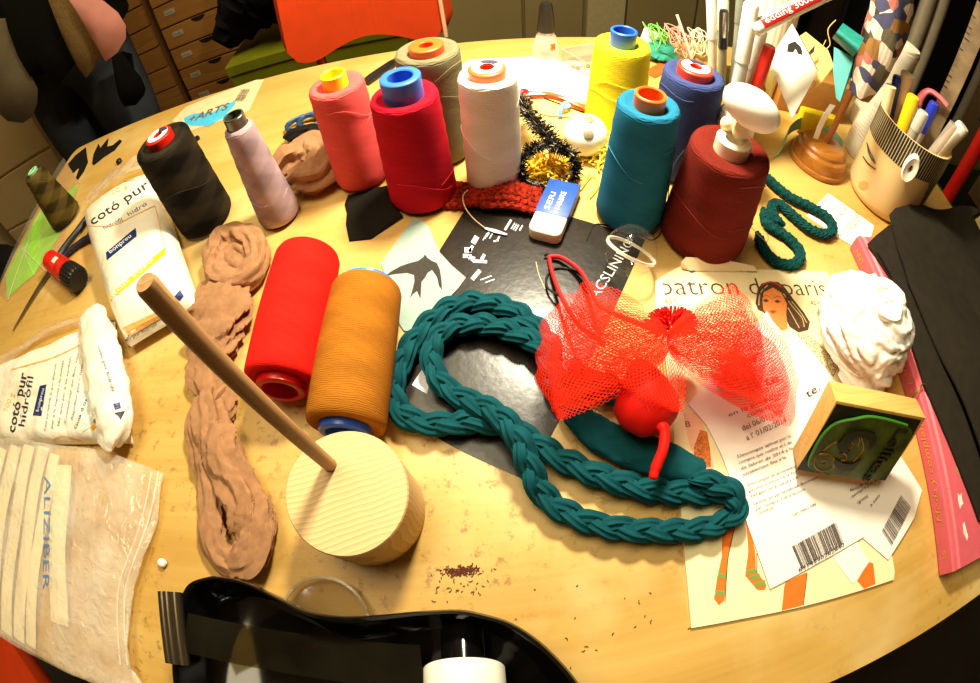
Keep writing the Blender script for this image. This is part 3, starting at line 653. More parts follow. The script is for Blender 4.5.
T.add('small_lettering', px_text('MASHINERO  32/75 - 8dises', (706, 269), (757, 273), EZ+.0006, cap_px=3), m_brown, smooth=False)
T.add('blue_dot', decal([(692+3.4*math.cos(i*0.524), 269.5+2.6*math.sin(i*0.524)) for i in range(12)], EZ+.0010), plain('print_blue', (52, 84, 120), 0.7), smooth=False)
c3 = lambda p: zc((650, 240), 4.88, p)
m_skin = plain('print_skin', (226, 132, 62), 0.7, var=0.12, scale=400); m_hair = plain('print_hair', (72, 46, 24), 0.7, var=0.5, scale=500)
T.add('drawn_hair', decal(c3([(515, 310), (525, 240), (545, 212), (580, 203), (625, 206), (660, 235), (700, 290), (748, 350), (780, 400), (772, 440), (725, 452), (682, 425), (662, 385), (590, 400), (552, 352), (528, 342)]), EZ), m_hair, smooth=False)
T.add('drawn_face', decal(c3([(548, 290), (555, 255), (600, 232), (640, 258), (668, 312), (664, 362), (672, 432), (640, 442), (605, 400), (572, 372), (552, 335)]), EZ+.0002), m_skin, smooth=False)
m_lip = plain('print_red', (196, 44, 34), 0.7)
T.add('drawn_lips', decal(c3([(582, 348), (600, 342), (620, 350), (600, 360)]), EZ+.0004), m_lip, smooth=False)
T.add('drawn_hair_band', px_line(c3([(540, 222), (590, 206), (645, 232)]), EZ, 0.0016, .0005), m_lip, smooth=False)
for ex in ((565, 296), (622, 300)):
    T.add('drawn_eye', decal(c3([(ex[0]-16, ex[1]), (ex[0], ex[1]-9), (ex[0]+16, ex[1]+2), (ex[0], ex[1]+8)]), EZ+.0004), m_brown, smooth=False)
    T.add('drawn_brow', px_line(c3([(ex[0]-20, ex[1]-14), (ex[0], ex[1]-24), (ex[0]+18, ex[1]-16)]), EZ, 0.0005, .0005), m_brown, smooth=False)
m_hl = plain('print_hair_light', (200, 172, 120), 0.7)
for q in ([(650, 262), (690, 320), (740, 380), (752, 425)], [(672, 330), (700, 380), (728, 430)], [(690, 300), (735, 355), (765, 405)], [(530, 320), (538, 260), (575, 220)]):
    T.add('drawn_hair_light', px_line(c3(q), EZ, 0.0011, .0003), m_hl, smooth=False)
m_dress, t_, b_ = nodes('print_spotted_dress'); tc_ = nd(t_, 'ShaderNodeTexCoord'); v_ = nd(t_, 'ShaderNodeTexNoise', {'Vector': tc_.outputs['Object'], 'Scale': 900.0, 'Detail': 1.0})
t_.links.new(ramp(t_, v_.outputs[0], [(0.47, lin((236, 226, 190))), (0.54, lin((150, 120, 60)))]), b_.inputs['Base Color'])
T.add('drawn_dress', decal(c3([(688, 440), (760, 462), (822, 512), (880, 570), (912, 605), (892, 665), (850, 625), (780, 560), (700, 480)]), EZ), m_dress, smooth=False)
T.add('dress_outline', px_line(c3([(752, 458), (822, 508), (885, 575), (914, 610), (892, 668)]), EZ, 0.0006, .0004), m_brown, smooth=False)
c5 = lambda p: zc((660, 380), 2.628, p)
m_leg_p = plain('print_orange', (232, 112, 26), 0.7, var=0.1, scale=200); m_green = plain('print_green', (110, 150, 70), 0.7)
T.add('drawn_leg', decal(c5([(163, 405), (198, 380), (188, 430), (178, 470), (176, 520), (168, 580), (155, 592), (142, 575), (150, 520), (162, 465)]), EZ), m_leg_p, smooth=False)
T.add('drawn_leg', decal(c5([(225, 355), (236, 395), (250, 450), (252, 500), (280, 540), (275, 552), (256, 552), (224, 515), (226, 495), (232, 450)]), EZ), m_leg_p, smooth=False)
for q in ([(146, 558), (168, 562)], [(151, 512), (174, 517)], [(228, 505), (252, 500)], [(236, 522), (262, 513)], [(248, 540), (276, 530)]):
    T.add('drawn_strap', px_line(c5(q), EZ, 0.003, .0004), m_green, smooth=False)
T.add('drawn_boot', decal(c5([(326, 545), (330, 530), (386, 505), (375, 592), (320, 606)]), EZ), m_leg_p, smooth=False)
T.add('drawn_boot', decal(c5([(548, 478), (560, 482), (566, 536), (536, 549), (518, 528)]), EZ), m_leg_p, smooth=False)
for q in ([(386, 508), (376, 592)], [(197, 382), (178, 470), (170, 585)], [(254, 455), (254, 505)]):
    T.add('drawn_outline', px_line(c5(q), EZ, 0.0007, .0004), m_brown, smooth=False)
T.add('pink_panel', decal([(683, 413), (700, 413), (714, 468), (706, 472), (690, 448)], EZ), plain('print_pink', (244, 190, 160), 0.7), smooth=False)
T.add('drawn_figure', decal([(694, 446), (700, 430), (707, 432), (710, 449), (711, 467), (694, 467)], EZ+.0002), plain('print_figure', (200, 110, 40), 0.7, var=0.6, scale=600), smooth=False)
T.add('letter_print', px_text('B', (685.5, 427), (690.5, 427), EZ, cap_px=6), m_brown, smooth=False)

# ------------------------------------------------------------------ receipts
m_paper = plain('receipt_paper', (246, 238, 230), 0.75, var=0.02, scale=30)
m_ink = plain('receipt_ink', (58, 46, 48), 0.8)
P1 = 0.0042; P2 = 0.0034
def waved(pxs, z, amp, f, step=0.012, th=0.0003, ph=0.0):
    poly = [(v.x, v.y) for v in px_poly(pxs, z)]
    return thick(fill_poly(poly, step, lambda x, y: amp*(0.5+0.5*math.sin(f*(x+0.6*y)+ph)), z), th)
T = Thing('receipt', 'white receipt with barcode under the tilted stamp corner', 'receipt', G(860, 480, P2))
T.add('paper', waved([(791, 328), (834, 379), (868, 414), (900, 455), (922, 490), (914, 518), (888, 560), (846, 524), (815, 470), (780, 400)], P2, 0.0003, 30), m_paper)
def barcode(T, quad, z, nb, seed, txt=None, tq=None):
    rnd = random.Random(seed); a, b, c, d = [G(*p, z) for p in quad]; gs = []; u = 0.0
    while u < 1:
        w = rnd.choice((0.006, 0.010, 0.016, 0.022))
        if u+w > 1: break
        gs.append(([a.lerp(b, u), a.lerp(b, u+w), d.lerp(c, u+w), d.lerp(c, u)], [(0, 1, 2, 3)])); u += w+rnd.choice((0.008, 0.012, 0.018))
    T.add('barcode', join(*gs), plain('barcode_ink', (92, 82, 80), 0.8), smooth=False, kind='stuff')
    if txt: T.add('barcode_digits', px_text(txt, tq[0], tq[1], z, cap_px=4), m_ink, smooth=False)
c5b = lambda p: zc((710, 440), 4.436, p)
barcode(T, c5b([(762, 402), (848, 242), (893, 296), (806, 470)]), P2+0.0007, 40, 3)
def lines(T, txts, z, m=None):
    for body, a, b, cap in txts:
        T.add('printed_line', px_text(body, a, b, z, cap_px=cap), m or m_ink, smooth=False)
lines(T, [('te.', (808, 398), (820.5, 389.5), 8.5), ('Alocs 09 de', (850, 492), (868, 484), 3.4), ('compra per seg', (852, 498), (880, 478), 3), ('(gratis)', (858, 504), (868, 497), 3), ('a tots', (871, 507), (880, 496), 3)], P2+0.0007)
T = Thing('receipt', 'white receipt dated del 06/01/2014 lying over the pattern envelope', 'receipt', G(770, 480, P1))
T.add('paper', waved([(767, 311), (726, 358), (688, 404), (706, 424), (722, 456), (742, 510), (770, 589), (818, 563), (865, 536), (846, 490), (828, 448), (810, 405), (790, 355)], P1, 0.0004, 26), m_paper)
zt = P1+0.0009
barcode(T, c5b([(364, 470), (562, 360), (598, 456), (408, 572)]), zt, 40, 7, '8414530282840', (c5b([(395, 586)])[0], c5b([(597, 470)])[0]))
lines(T, [('te.', (766, 386.5), (783, 380), 10), ('en la propera', (729, 417), (781, 395), 4.5), ('compra', (748, 418), (771, 408), 5), ('del 06/01/2014', (743, 431), (784, 413), 6.0), ("a l' 01/02/2014", (747, 440.5), (787, 422), 6.0),
  ('Descompte aplicat per la', (738, 458), (791, 437), 3.2), ('compra que realitzi al 1 de', (739, 464), (792, 443), 3.2), ('de febrer de 2014 a la', (741, 470), (793, 449), 3.2), ('establiment fins a la', (743, 476), (786, 458), 3.2),
  ('Descompte no acumulable', (748, 486), (796, 467), 3.0), ('promocions, ni a les', (749, 492), (797, 472), 3.0), ('targes ni a tarjes re', (751, 497), (798, 478), 3.0),
  ('Nomes un per beneficiari descompte', (754, 505), (818, 478), 3.0), ('per compra. Cal la factura', (756, 510), (805, 490), 3.0), ('comercia.', (758, 514.5), (774, 508), 3.0), ('Cupo numero 4284', (792, 516), (816, 505), 3.0)], zt)
T = Thing('paper_scrap', 'small folded white slip peeking out below the dated receipt', 'paper', G(852, 562, 0.003))
T.add('slip', waved([(833, 557), (857, 542), (869, 562), (853, 584), (844, 573)], 0.0030, 0.0002, 30, th=0.0003), m_paper)

# ------------------------------------------------------------------ rubber stamp
sp0 = Vector((0.211, 0.0531, 0.0135)); SR = Matrix(((0.93666676, 0.13088885, -0.3248438), (-0.34961664, 0.40396483, -0.84532871), (0.02058136, 0.9053621, 0.42414134)))
SM = Matrix.Translation(sp0+Vector((0, 0, 0.002))) @ SR.to_4x4(); w, h, th = 0.0899, 0.0668, 0.0223
T = Thing('rubber_stamp', 'square wooden rubber stamp with green inked face propped on the receipts', 'stamp', (sp0.x+0.04, sp0.y+0.03, 0.005))
T.add('wood_block', xform(box((w/2, h/2, -th/2), (w, h, th), bevel=0.0007), SM), wood('stamp_wood', (222, 176, 100), (188, 136, 66), ring=40.0, axis='X', contrast=0.5))
def sface(pts): # crop coordinates of the stamped face to block coordinates
    o, s = (780, 370), 6.1
    out = []
    N = SR @ Vector((0, 0, 1)); C0 = Vector((0, 0, CAM_H))
    for x, y in pts:
        v = Vector(ray(o[0]+x/s, o[1]+y/s)); t = (sp0+Vector((0, 0, 0.002))-C0).dot(N)/v.dot(N); out.append(SM.inverted() @ (C0+v*t))
    return out
def sprism(pts, z0, hh):
    P = [Vector((p.x, p.y, z0)) for p in sface(pts)]; return xform(prism(P, hh), SM)
m_rub = plain('dark_rubber', (22, 22, 10), 0.35, var=0.4, scale=200)
m_grn = plain('green_ink_rubber', (60, 78, 12), 0.3, var=0.7, scale=70)
T.add('stained_face', sprism([(345, 205), (860, 305), (640, 672), (100, 606)], 0.0001, 0.0004), m_rub, smooth=False)
base = [(455, 285), (540, 272), (650, 290), (770, 325), (800, 360), (795, 400), (690, 560), (600, 650), (480, 645), (300, 620), (190, 580), (175, 545), (200, 480), (260, 380), (340, 310)]
T.add('rubber_plate', sprism(base, 0.0004, 0.0026), m_grn, smooth=False)
def sline(pts, wd, z=0.003, hh=0.0014):
    P = spline([Vector((p.x, p.y, z)) for p in sface(pts)], 6) if len(pts) > 2 else [Vector((p.x, p.y, z)) for p in sface(pts)]
    return xform(tube(P, wd, 6), SM)
m_gold = plain('amber_highlight', (120, 84, 14), 0.25, var=0.5, scale=160)  # amber highlights of the glossy relief, put into its colour
T.add('plate_edge', sline(base[9:]+base[:4], 0.0012, 0.0022), plain('green_edge', (58, 118, 30), 0.35))
ringf = [(265+62*math.cos(a*0.524), 545+52*math.sin(a*0.524)) for a in range(13)]
hair = [(350, 420), (390, 370), (450, 348), (520, 345), (570, 365), (582, 395), (565, 440), (540, 455), (530, 400), (490, 380), (450, 385), (420, 420), (400, 450), (420, 470), (390, 480), (360, 470), (345, 450)]
T.add('hair_relief', sprism(hair, 0.003, 0.0016), m_rub, smooth=False)
T.add('mane_relief', sprism([(335, 520), (380, 545), (430, 550), (470, 530), (500, 510), (440, 585), (380, 590), (340, 570), (320, 545)], 0.003, 0.0014), m_rub, smooth=False)
for q, wd in ((ringf, 0.0012), ([(395, 440), (425, 415), (440, 435), (420, 460), (400, 445)], 0.001), ([(490, 390), (505, 440), (490, 490), (440, 540)], 0.0009), ([(260, 470), (300, 440), (340, 415)], 0.0010), ([(355, 500), (380, 485), (400, 500), (395, 530), (365, 530)], 0.001), ([(245, 545), (260, 530), (280, 540), (265, 560), (250, 552)], 0.0009), ([(440, 560), (480, 530), (510, 500)], 0.0010), ([(470, 380), (480, 410), (470, 450)], 0.0007)):
    T.add('line_relief', sline(q, wd), m_gold)
# lettering along the right edge (mirror-cut letters on a stamp)
qa, qb = sface([(742, 345)])[0], sface([(525, 655)])[0]
qa.z = qb.z = 0.003
g = text_geo('Lollitas', width=(qb-qa).length, height=0.017, extrude=0.0008, res=2)
ax = (qb-qa).normalized(); ay = Vector((-ax.y, ax.x, 0)); 
T.add('letter_relief', xform(([qa+ax*v.x+ay*(v.y-0.006)+Vector((0, 0, v.z+0.0008)) for v in g[0]], g[1]), SM), m_rub, smooth=False)

# ------------------------------------------------------------------ white bundle
c = G(867, 325, 0.036)
def ballf(u, v, R=(0.0480, 0.050, 0.037)):
    a = 2*math.pi*u; b = math.pi*v; d = Vector((math.sin(b)*math.cos(a), math.sin(b)*math.sin(a), -math.cos(b)))
    sw = a+3.0*d.z+2.0*nz(d.x*1.5, d.y*1.5, d.z*1.5)
    k = 1+0.035*math.sin(5*sw)+0.03*math.sin(11*sw+4*d.z)*math.sin(b)+0.06*nz(d.x*2+5, d.y*2, d.z*2)+0.03*nz(d.x*6, d.y*6+3, d.z*6)+0.02*abs(nz(d.x*12, d.y*12, d.z*12+7))
    return c+Vector((d.x*R[0]*k, d.y*R[1]*k, max(d.z*R[2]*k, -0.0325)))
T = Thing('white_bundle', 'ball of rolled white cloth resting on the envelope against the pink book', 'cloth bundle', (c.x, c.y, EZ))
m_wc = plain('white_cloth', (250, 244, 236), 0.85, var=0.03, scale=60, bmp=0.15, sss=0.15)
T.add('cloth_ball', grid(ballf, 120, 70), m_wc, angle=0)
tl = [(838, 366), (850, 377), (864, 382), (878, 378)]
T.add('cloth_tail', folded([G(x, y, 0.006) for x, y in tl], [pxr(x, y, r) for (x, y), r in zip(tl, (8, 13, 14, 9))], 41, flat=0.8, depth=0.2, folds=6), m_wc)
rollp = [c+Vector((0.020*math.cos(t*0.5)*(1-t/26), 0.020*math.sin(t*0.5)*(1-t/26), 0.0315+0.004*(1-t/20))) for t in range(18)]
T.add('cloth_roll', folded([p-Vector((0, 0, 0.006)) for p in rollp], [0.0065]*18, 43, flat=0.9, depth=0.16, folds=4, n=20, lump=0.15), m_wc)

# ------------------------------------------------------------------ pink book
b0 = G(938, 576); b1 = G(849, 249); by = (b1-b0); BL = by.length; by.normalize(); bx = Vector((by.y, -by.x, 0)); BH = 0.022; BW = 0.225
T = Thing('book', 'pink hardback book with gold spine lettering under the black cloth', 'book', b0)
def bk(x, y, z): return b0+bx*x+by*y+Vector((0, 0, z))
def bbox(x0, x1, y0, y1, z0, z1): 
    return [bk(x, y, z) for z in (z0, z1) for x, y in ((x0, y0), (x1, y0), (x1, y1), (x0, y1))], [(0, 3, 2, 1), (4, 5, 6, 7), (0, 1, 5, 4), (1, 2, 6, 5), (2, 3, 7, 6), (3, 0, 4, 7)]
m_pink = plain('pink_cover', (216, 96, 108), 0.4, var=0.06, scale=80)
prof = [(0.012, 0.0), (0.002, 0.0), (0.0, 0.002), (-0.0006, BH/2), (0.0, BH-0.002), (0.0015, BH), (0.006, BH+0.0004), (0.0085, BH-0.0016), (0.011, BH+0.0003), (0.012, BH), (0.012, BH-0.003), (0.003, BH-0.003), (0.003, 0.003), (0.012, 0.003)]
n = len(prof); vs = [bk(x, y, z) for y in (0, BL) for x, z in prof]
T.add('spine', (vs, [(i, (i+1) % n, n+(i+1) % n, n+i) for i in range(n)]+[tuple(range(n))[::-1], tuple(range(n, 2*n))]), m_pink, angle=30)
T.add('front_cover', bbox(0.012, BW, 0, BL, BH-0.003, BH), m_pink, smooth=False)
T.add('back_cover', bbox(0.012, BW, 0, BL, 0, 0.003), m_pink, smooth=False)
T.add('page_block', bbox(0.0035, BW-0.004, 0.004, BL-0.004, 0.0031, BH-0.0031), plain('book_pages', (232, 216, 180), 0.8, var=0.1, scale=300), smooth=False)
m_goldink = plain('gold_foil', (224, 180, 60), 0.35, metal=0.4)
def spine_text(s, y0, y1, z, cap, shear=0.0):
    T.add('spine_lettering', text_on(s, bk(-0.0007, y0, z), bk(-0.0007, y1, z), Vector((0, 0, -1)), cap, lift=0.0004, shear=shear), m_goldink, smooth=False)
spine_text('Moda y complementos para la', 0.048, 0.215, 0.0142, 0.0066, 0.25)
spine_text('LNN', 0.318, 0.334, 0.014, 0.006)
spine_text('co', 0.014, 0.021, 0.014, 0.006)
m_fl = plain('cover_flower_white', (236, 230, 220), 0.5, var=0.2, scale=200); m_fl2 = plain('cover_flower_green', (150, 160, 70), 0.5); m_fl3 = plain('cover_flower_blue', (110, 120, 170), 0.5)
rnd = random.Random(4)
for k in range(11):
    y = 0.03+k*0.030; x = 0.026+rnd.uniform(-0.004, 0.006); pts = [bk(x+rnd.uniform(0.002, 0.0055)*math.cos(i*0.7), y+rnd.uniform(0.003, 0.010)*math.sin(i*0.7), BH+0.0001) for i in range(9)]
    T.add('cover_flower', prism(pts, 0.0002), (m_fl, m_fl, m_fl2, m_fl3)[k % 4], smooth=False)
single('wire_twist', tube(spline([bk(-0.012, 0.162, BH*0.6), bk(-0.004, 0.168, BH+0.002), bk(0.004, 0.172, BH+0.005), bk(0.010, 0.168, BH+0.003), bk(0.013, 0.160, BH+0.002), bk(0.020, 0.162, BH+0.002), bk(0.030, 0.166, BH+0.0015)], 8), 0.0009, 6), plain('brass_wire', (120, 110, 40), 0.35, metal=0.7), 'bent brass wire lying across the pink book', 'wire')

# ------------------------------------------------------------------ black cloth
m_bc = fabric('black_wool', (44, 38, 30), 2400, 0.95, 0.25, 0.3, big=80)
T = Thing('folded_cloth', 'folded black woollen cloth lying on the pink book', 'cloth', G(930, 320, 0.024))
def cloth(pxs, z, extra, zf, th=0.0022):
    poly = [(G(x, y, z).x, G(x, y, z).y) for x, y in pxs]+extra
    return thick(fill_poly(poly, 0.010, zf, z), th)
lowp = [(980, 520), (962, 472), (944, 428), (925, 384), (912, 345), (904, 310), (890, 276), (868, 243), (876, 235), (888, 226), (905, 222)]
T.add('lower_layer', cloth(lowp, 0.0265, [(0.60, 0.27), (0.61, 0.0), (0.60, -0.10), (0.47, -0.09)], lambda x, y: 0.001*math.sin(60*x+20*y)), m_bc)
upp = [(985, 478), (962, 408), (942, 362), (925, 322), (908, 282), (897, 248), (891, 226), (888, 217), (893, 212), (925, 210), (955, 211), (980, 214)]
T.add('upper_layer', cloth(upp, 0.0305, [(0.655, 0.28), (0.66, 0.05), (0.64, -0.09)], lambda x, y: 0.004+0.006*math.sin(40*(x-0.5)+26*y)*min(1, max(0, (x-0.40)*8))+0.004*math.sin(22*y+1)+0.002*nz(x*20, y*20)), m_bc)
T.add('fold_edge', tube(spline([G(x, y, 0.033) for x, y in ((876, 246), (883, 258), (891, 272))], 6), 0.0012, 8), m_bc)

# ------------------------------------------------------------------ price tag
T = Thing('paper_tag', 'white printed garment tag beside the striped pencil pot', 'tag', G(845, 218))
T.add('tag', prism(px_poly([(828, 193.5), (874, 226), (870, 240), (851, 245), (837, 237), (806, 216)], 0.0004), 0.0004), WHITE(), smooth=False)
c8 = lambda p: zc((740, 160), 6.1, p)
m_g = plain('tag_ink', (120, 110, 120), 0.8)
for s, a, b, cap in (('NADE', (690, 430), (738, 372), 4), ('MADE', (600, 372), (660, 300), 5), ('100% COTTON', (650, 420), (718, 320), 2.5), ('HAND WASH', (660, 432), (728, 336), 2.5), ('DRY', (560, 330), (590, 280), 3), ('IN', (500, 290), (530, 250), 3), ('WOOL', (615, 470), (650, 430), 4)):
    T.add('printed_line', px_text(s, c8([a])[0], c8([b])[0], 0.0008, cap_px=cap), m_g, smooth=False)

# ------------------------------------------------------------------ red fascinator
fb = G(646, 402, 0.036)
T = Thing('red_fascinator', 'red fabric bird fascinator with tulle wings and a tassel', 'fascinator', (fb.x, fb.y, 0.008))
m_red = fabric('red_satin', (226, 24, 14), 1500, 0.55, 0.12, 0.15, big=60)
def bodyf(u, v):
    a = 2*math.pi*u; b = math.pi*v; d = Vector((math.sin(b)*math.cos(a), math.sin(b)*math.sin(a), -math.cos(b)))
    k = 1+0.025*math.sin(9*a)*max(0, -d.y)**2; r = 0.0228
    up = max(0, d.y); return fb+Vector((d.x*r*k*(1-0.35*up), d.y*r*k*(1+0.35*up)-0.001, d.z*r*0.86*k+0.004*up))
T.add('body', grid(bodyf, 48, 30), m_red, angle=0)
T.add('beak', tube(spline([fb+Vector((0.003, -0.018, 0.006)), fb+Vector((0.005, -0.025, 0.008)), fb+Vector((0.002, -0.036, 0.006)), fb+Vector((-0.004, -0.046, 0.002)), fb+Vector((-0.007, -0.053, 0.0))], 6), [0.0042]*6+[0.0036]*13+[0.0032]*4+[0.0026, 0.0012], 14), m_red)
tc = G(672, 322, 0.050); rnd = random.Random(9); gs = []
for k in range(240):
    d = Vector((rnd.gauss(0, 1), rnd.gauss(0, 0.8), abs(rnd.gauss(0.5, 0.6)))).normalized(); p0 = tc+Vector((d.x*0.008, d.y*0.005, -0.006)); p1 = tc+Vector((d.x*0.021, d.y*0.014, d.z*0.009-0.002))
    gs.append(tube([p0, p0.lerp(p1, 0.6)+Vector((0, 0, 0.001)), p1], [0.0008, 0.0008, 0.0005], 4))
T.add('tassel', join(*gs), plain('red_wool', (224, 22, 12), 0.8), kind='stuff')
def net_mat(name, col, k, w):
    m, t, b = nodes(name); uv = nd(t, 'ShaderNodeUVMap'); sp = nd(t, 'ShaderNodeSeparateXYZ', {0: uv.outputs[0]})
    no = nd(t, 'ShaderNodeTexNoise', {'Vector': uv.outputs[0], 'Scale': 6.0}); 
    x = mth(t, 'ADD', sp.outputs[0], mth(t, 'MULTIPLY', no.outputs[0], 0.01)); y = sp.outputs[1]
    p = mth(t, 'FRACT', mth(t, 'MULTIPLY', mth(t, 'ADD', x, y), k)); q = mth(t, 'FRACT', mth(t, 'MULTIPLY', mth(t, 'SUBTRACT', x, y), k))
    a = mth(t, 'MAXIMUM', mth(t, 'LESS_THAN', p, w), mth(t, 'LESS_THAN', q, w))
    b.inputs['Base Color'].default_value = (*lin(col), 1); b.inputs['Roughness'].default_value = 0.8; b.inputs['Specular IOR Level'].default_value = 0.1
    t.links.new(a, b.inputs['Alpha']); return m
m_net = net_mat('red_tulle', (240, 40, 14), 330.0, 0.17)
def uv_obj(o, nu, nv, su, sv):
    me = o.data; uvl = me.uv_layers.new(name='net')
    W = nu+1
    for l in me.loops:
        i = l.vertex_index; uvl.data[l.index].uv = ((i % W)/nu*su, (i//W)/nv*sv)
def wing(name, c0, tipx, tipw, seed, loops, T=T):
    """one puffed loop of tulle: a fan of net from the knot out to the tip, folded back"""
    c0 = Vector(c0); tip = Vector(tipx); ax = tip-c0; L = ax.length; ax.normalize(); sd = Vector((-ax.y, ax.x, 0)).normalized(); upv = Vector((0, 0, 1))
    nu, nv = 56, 40
    for k, (sc, zs, wsc, off, tw) in enumerate(loops):
        def f(u, v):
            # u across the width, v around the loop: out along the bottom, back along the top
            t = math.pi*2*v; rad = (1-math.cos(t))/2; h = math.sin(t)
            wid = (0.12+0.88*rad**0.55)*tipw*wsc
            uu = (u-0.5)*2; pl = 0.10*math.sin(7*uu+seed+k*1.7)*(1-0.5*rad)+0.18*nz(uu*2.2+seed, rad*3, k)
            z = -h*zs*(0.55+0.6*rad)*(1-0.45*uu*uu)+pl*zs*0.9
            edge = 1-0.16*uu*uu+0.06*nz(uu*3+seed*2, k*3.3)
            p = c0+ax*(rad*L*sc*edge)+sd*(uu*wid+tw*rad*L)+upv*(z+off*rad)
            return Vector((p.x, p.y, max(p.z, 0.024 if p.x < kn.x-0.02 else 0.0075)))
        g = grid(f, nu, nv); o = T.add(name, g, m_net, angle=0); uv_obj(o, nu, nv, 2*tipw*wsc, 2*L*sc)
kn = G(668, 343, 0.062)
wing('tulle_wing', kn, G(536, 352, 0.036), 0.045, 1.0, [(1.0, 0.016, 1.0, 0.0, 0.0), (0.80, 0.020, 0.90, 0.004, -0.10), (0.92, 0.010, 0.95, 0.002, 0.10)])
wing('tulle_wing', kn, G(792, 362, 0.030), 0.046, 4.0, [(1.0, 0.014, 1.0, 0.0, -0.06), (0.88, 0.018, 0.78, 0.002, -0.12), (0.70, 0.020, 0.80, 0.004, 0.05), (0.72, 0.012, 0.75, 0.006, 0.20)])
wing('tulle_wing', kn, G(636, 398, 0.058), 0.030, 7.0, [(1.0, 0.006, 1.0, 0.002, 0.0)])
def ribbon(pts, w, th, mat, name):
    P = spline(pts, 8); T.add(name, tube(P, w, 10, flat=th, transport=False), mat)
strap_m = plain('red_strap', (206, 26, 26), 0.6)
ribbon([G(x, y, z) for x, y, z in ((549, 257, .004), (553, 275, .008), (563, 300, .016), (580, 326, .026), (604, 344, .034))], 0.0018, 1.3, strap_m, 'strap')
ribbon([G(x, y, z) for x, y, z in ((549, 257, .004), (562, 258, .006), (580, 271, .010), (592, 292, .016), (600, 306, .022), (625, 318, .030), (655, 330, .040))], 0.0018, 1.3, strap_m, 'strap')
T.add('elastic_loop', tube(spline([G(x, y, z) for x, y, z in ((560, 296, .012), (548, 288, .006), (547, 276, .002), (556, 268, .002), (572, 270, .002), (584, 278, .006), (592, 292, .012))], 8), 0.0010, 8), plain('black_elastic', (20, 18, 18), 0.7))
T.add('knot', tube(spline([G(545, 256, .003), G(547, 254, .005), G(550, 256, .004)], 5), 0.0012, 8), plain('black_elastic', (20, 18, 18), 0.7))

# ------------------------------------------------------------------ printing on curved packs
from mathutils.bvhtree import BVHTree
CAMP = Vector((0, 0, CAM_H))
class Surf:
    def __init__(s, geo): s.b = BVHTree.FromPolygons([tuple(v) for v in geo[0]], geo[1])
    def hit(s, px, py, lift=0.0005):
        v = Vector(ray(px, py)); h = s.b.ray_cast(CAMP, v)
        if h[0] is None:
            h = s.b.find_nearest(G(px, py, 0.03)); return h[0]+Vector((0, 0, lift))
        n = h[1] if h[1].dot(v) < 0 else -h[1]; return h[0]+n*lift
    def quad(s, p, nu=6, nv=3, lift=0.0006):
        a, b, c, d = [Vector((*q, 0)) for q in p]
        return grid(lambda u, v: s.hit(*(a.lerp(b, u).lerp(d.lerp(c, u), v)).xy, lift), nu, nv)
    def text(s, body, a, b, cap, lift=0.0009, **kw):
        a = Vector((*a, 0)); b = Vector((*b, 0)); x = b-a; L = x.length; x.normalize(); up = Vector((x.y, -x.x, 0))
        vs, fs = text_geo(body, width=L, height=cap/0.73, **kw)
        return [s.hit(*(a+x*v.x+up*v.y).xy, lift) for v in vs], fs
    def line(s, pts, w, lift=0.0007):
        P = spline([Vector((*p, 0)) for p in pts], 6); vs, fs = [], []
        for i, p in enumerate(P):
            t = P[min(i+1, len(P)-1)]-P[max(i-1, 0)]; q = Vector((-t.y, t.x, 0)).normalized()*w/2
            vs += [s.hit(*(p-q).xy, lift), s.hit(*(p+q).xy, lift)]
        return vs, [(2*i, 2*i+2, 2*i+3, 2*i+1) for i in range(len(P)-1)]
def pillow(corners, z0, zt, nu=40, nv=60, pw=0.5, wr=0.0025, seed=0, crimp=0.0):
    """stuffed flat pack between four corner points (x, y); top bulges to zt"""
    a, b, c, d = [Vector((p[0], p[1], 0)) for p in corners]
    def f(u, v, top):
        p = a.lerp(b, u).lerp(d.lerp(c, u), v); e = max(0, (1-abs(2*u-1)**4))**pw*max(0, (1-abs(2*v-1)**6))**pw
        p.z = z0+(zt-z0)*e if top else z0*(1-e)
        if top: p.z += wr*e*(nz(p.x*22+seed, p.y*22)+0.5*abs(nz(p.x*60, p.y*60+seed)))
        inn = 0.03*(1-e); return p
    g1 = grid(lambda u, v: f(u, v, True), nu, nv); g2 = grid(lambda u, v: f(u, v, False), nu, nv)
    return g1, join(g1, g2)
m_film, t_, b_ = nodes('cotton_pack_film'); tc_ = nd(t_, 'ShaderNodeTexCoord'); n_ = nd(t_, 'ShaderNodeTexNoise', {'Vector': tc_.outputs['Object'], 'Scale': 14.0, 'Detail': 3.0})
t_.links.new(ramp(t_, n_.outputs[0], [(0.3, lin((240, 228, 200))), (0.7, lin((252, 246, 232)))]), b_.inputs['Base Color']); b_.inputs['Roughness'].default_value = 0.28
w_ = nd(t_, 'ShaderNodeTexNoise', {'Vector': tc_.outputs['Object'], 'Scale': 55.0, 'Detail': 2.0, 'Distortion': 1.5}); bump(t_, b_, w_.outputs[0], 0.3, 0.004)
m_navy = plain('pack_navy', (20, 44, 110), 0.4); m_grey = plain('pack_grey_ink', (96, 100, 120), 0.5); m_or = plain('pack_orange', (244, 186, 100), 0.4); m_ye = plain('pack_yellow', (252, 222, 30), 0.4)
m_ink2 = plain('pack_dark_ink', (40, 40, 66), 0.4); m_pale = plain('pack_pale_orange', (248, 206, 140), 0.4)
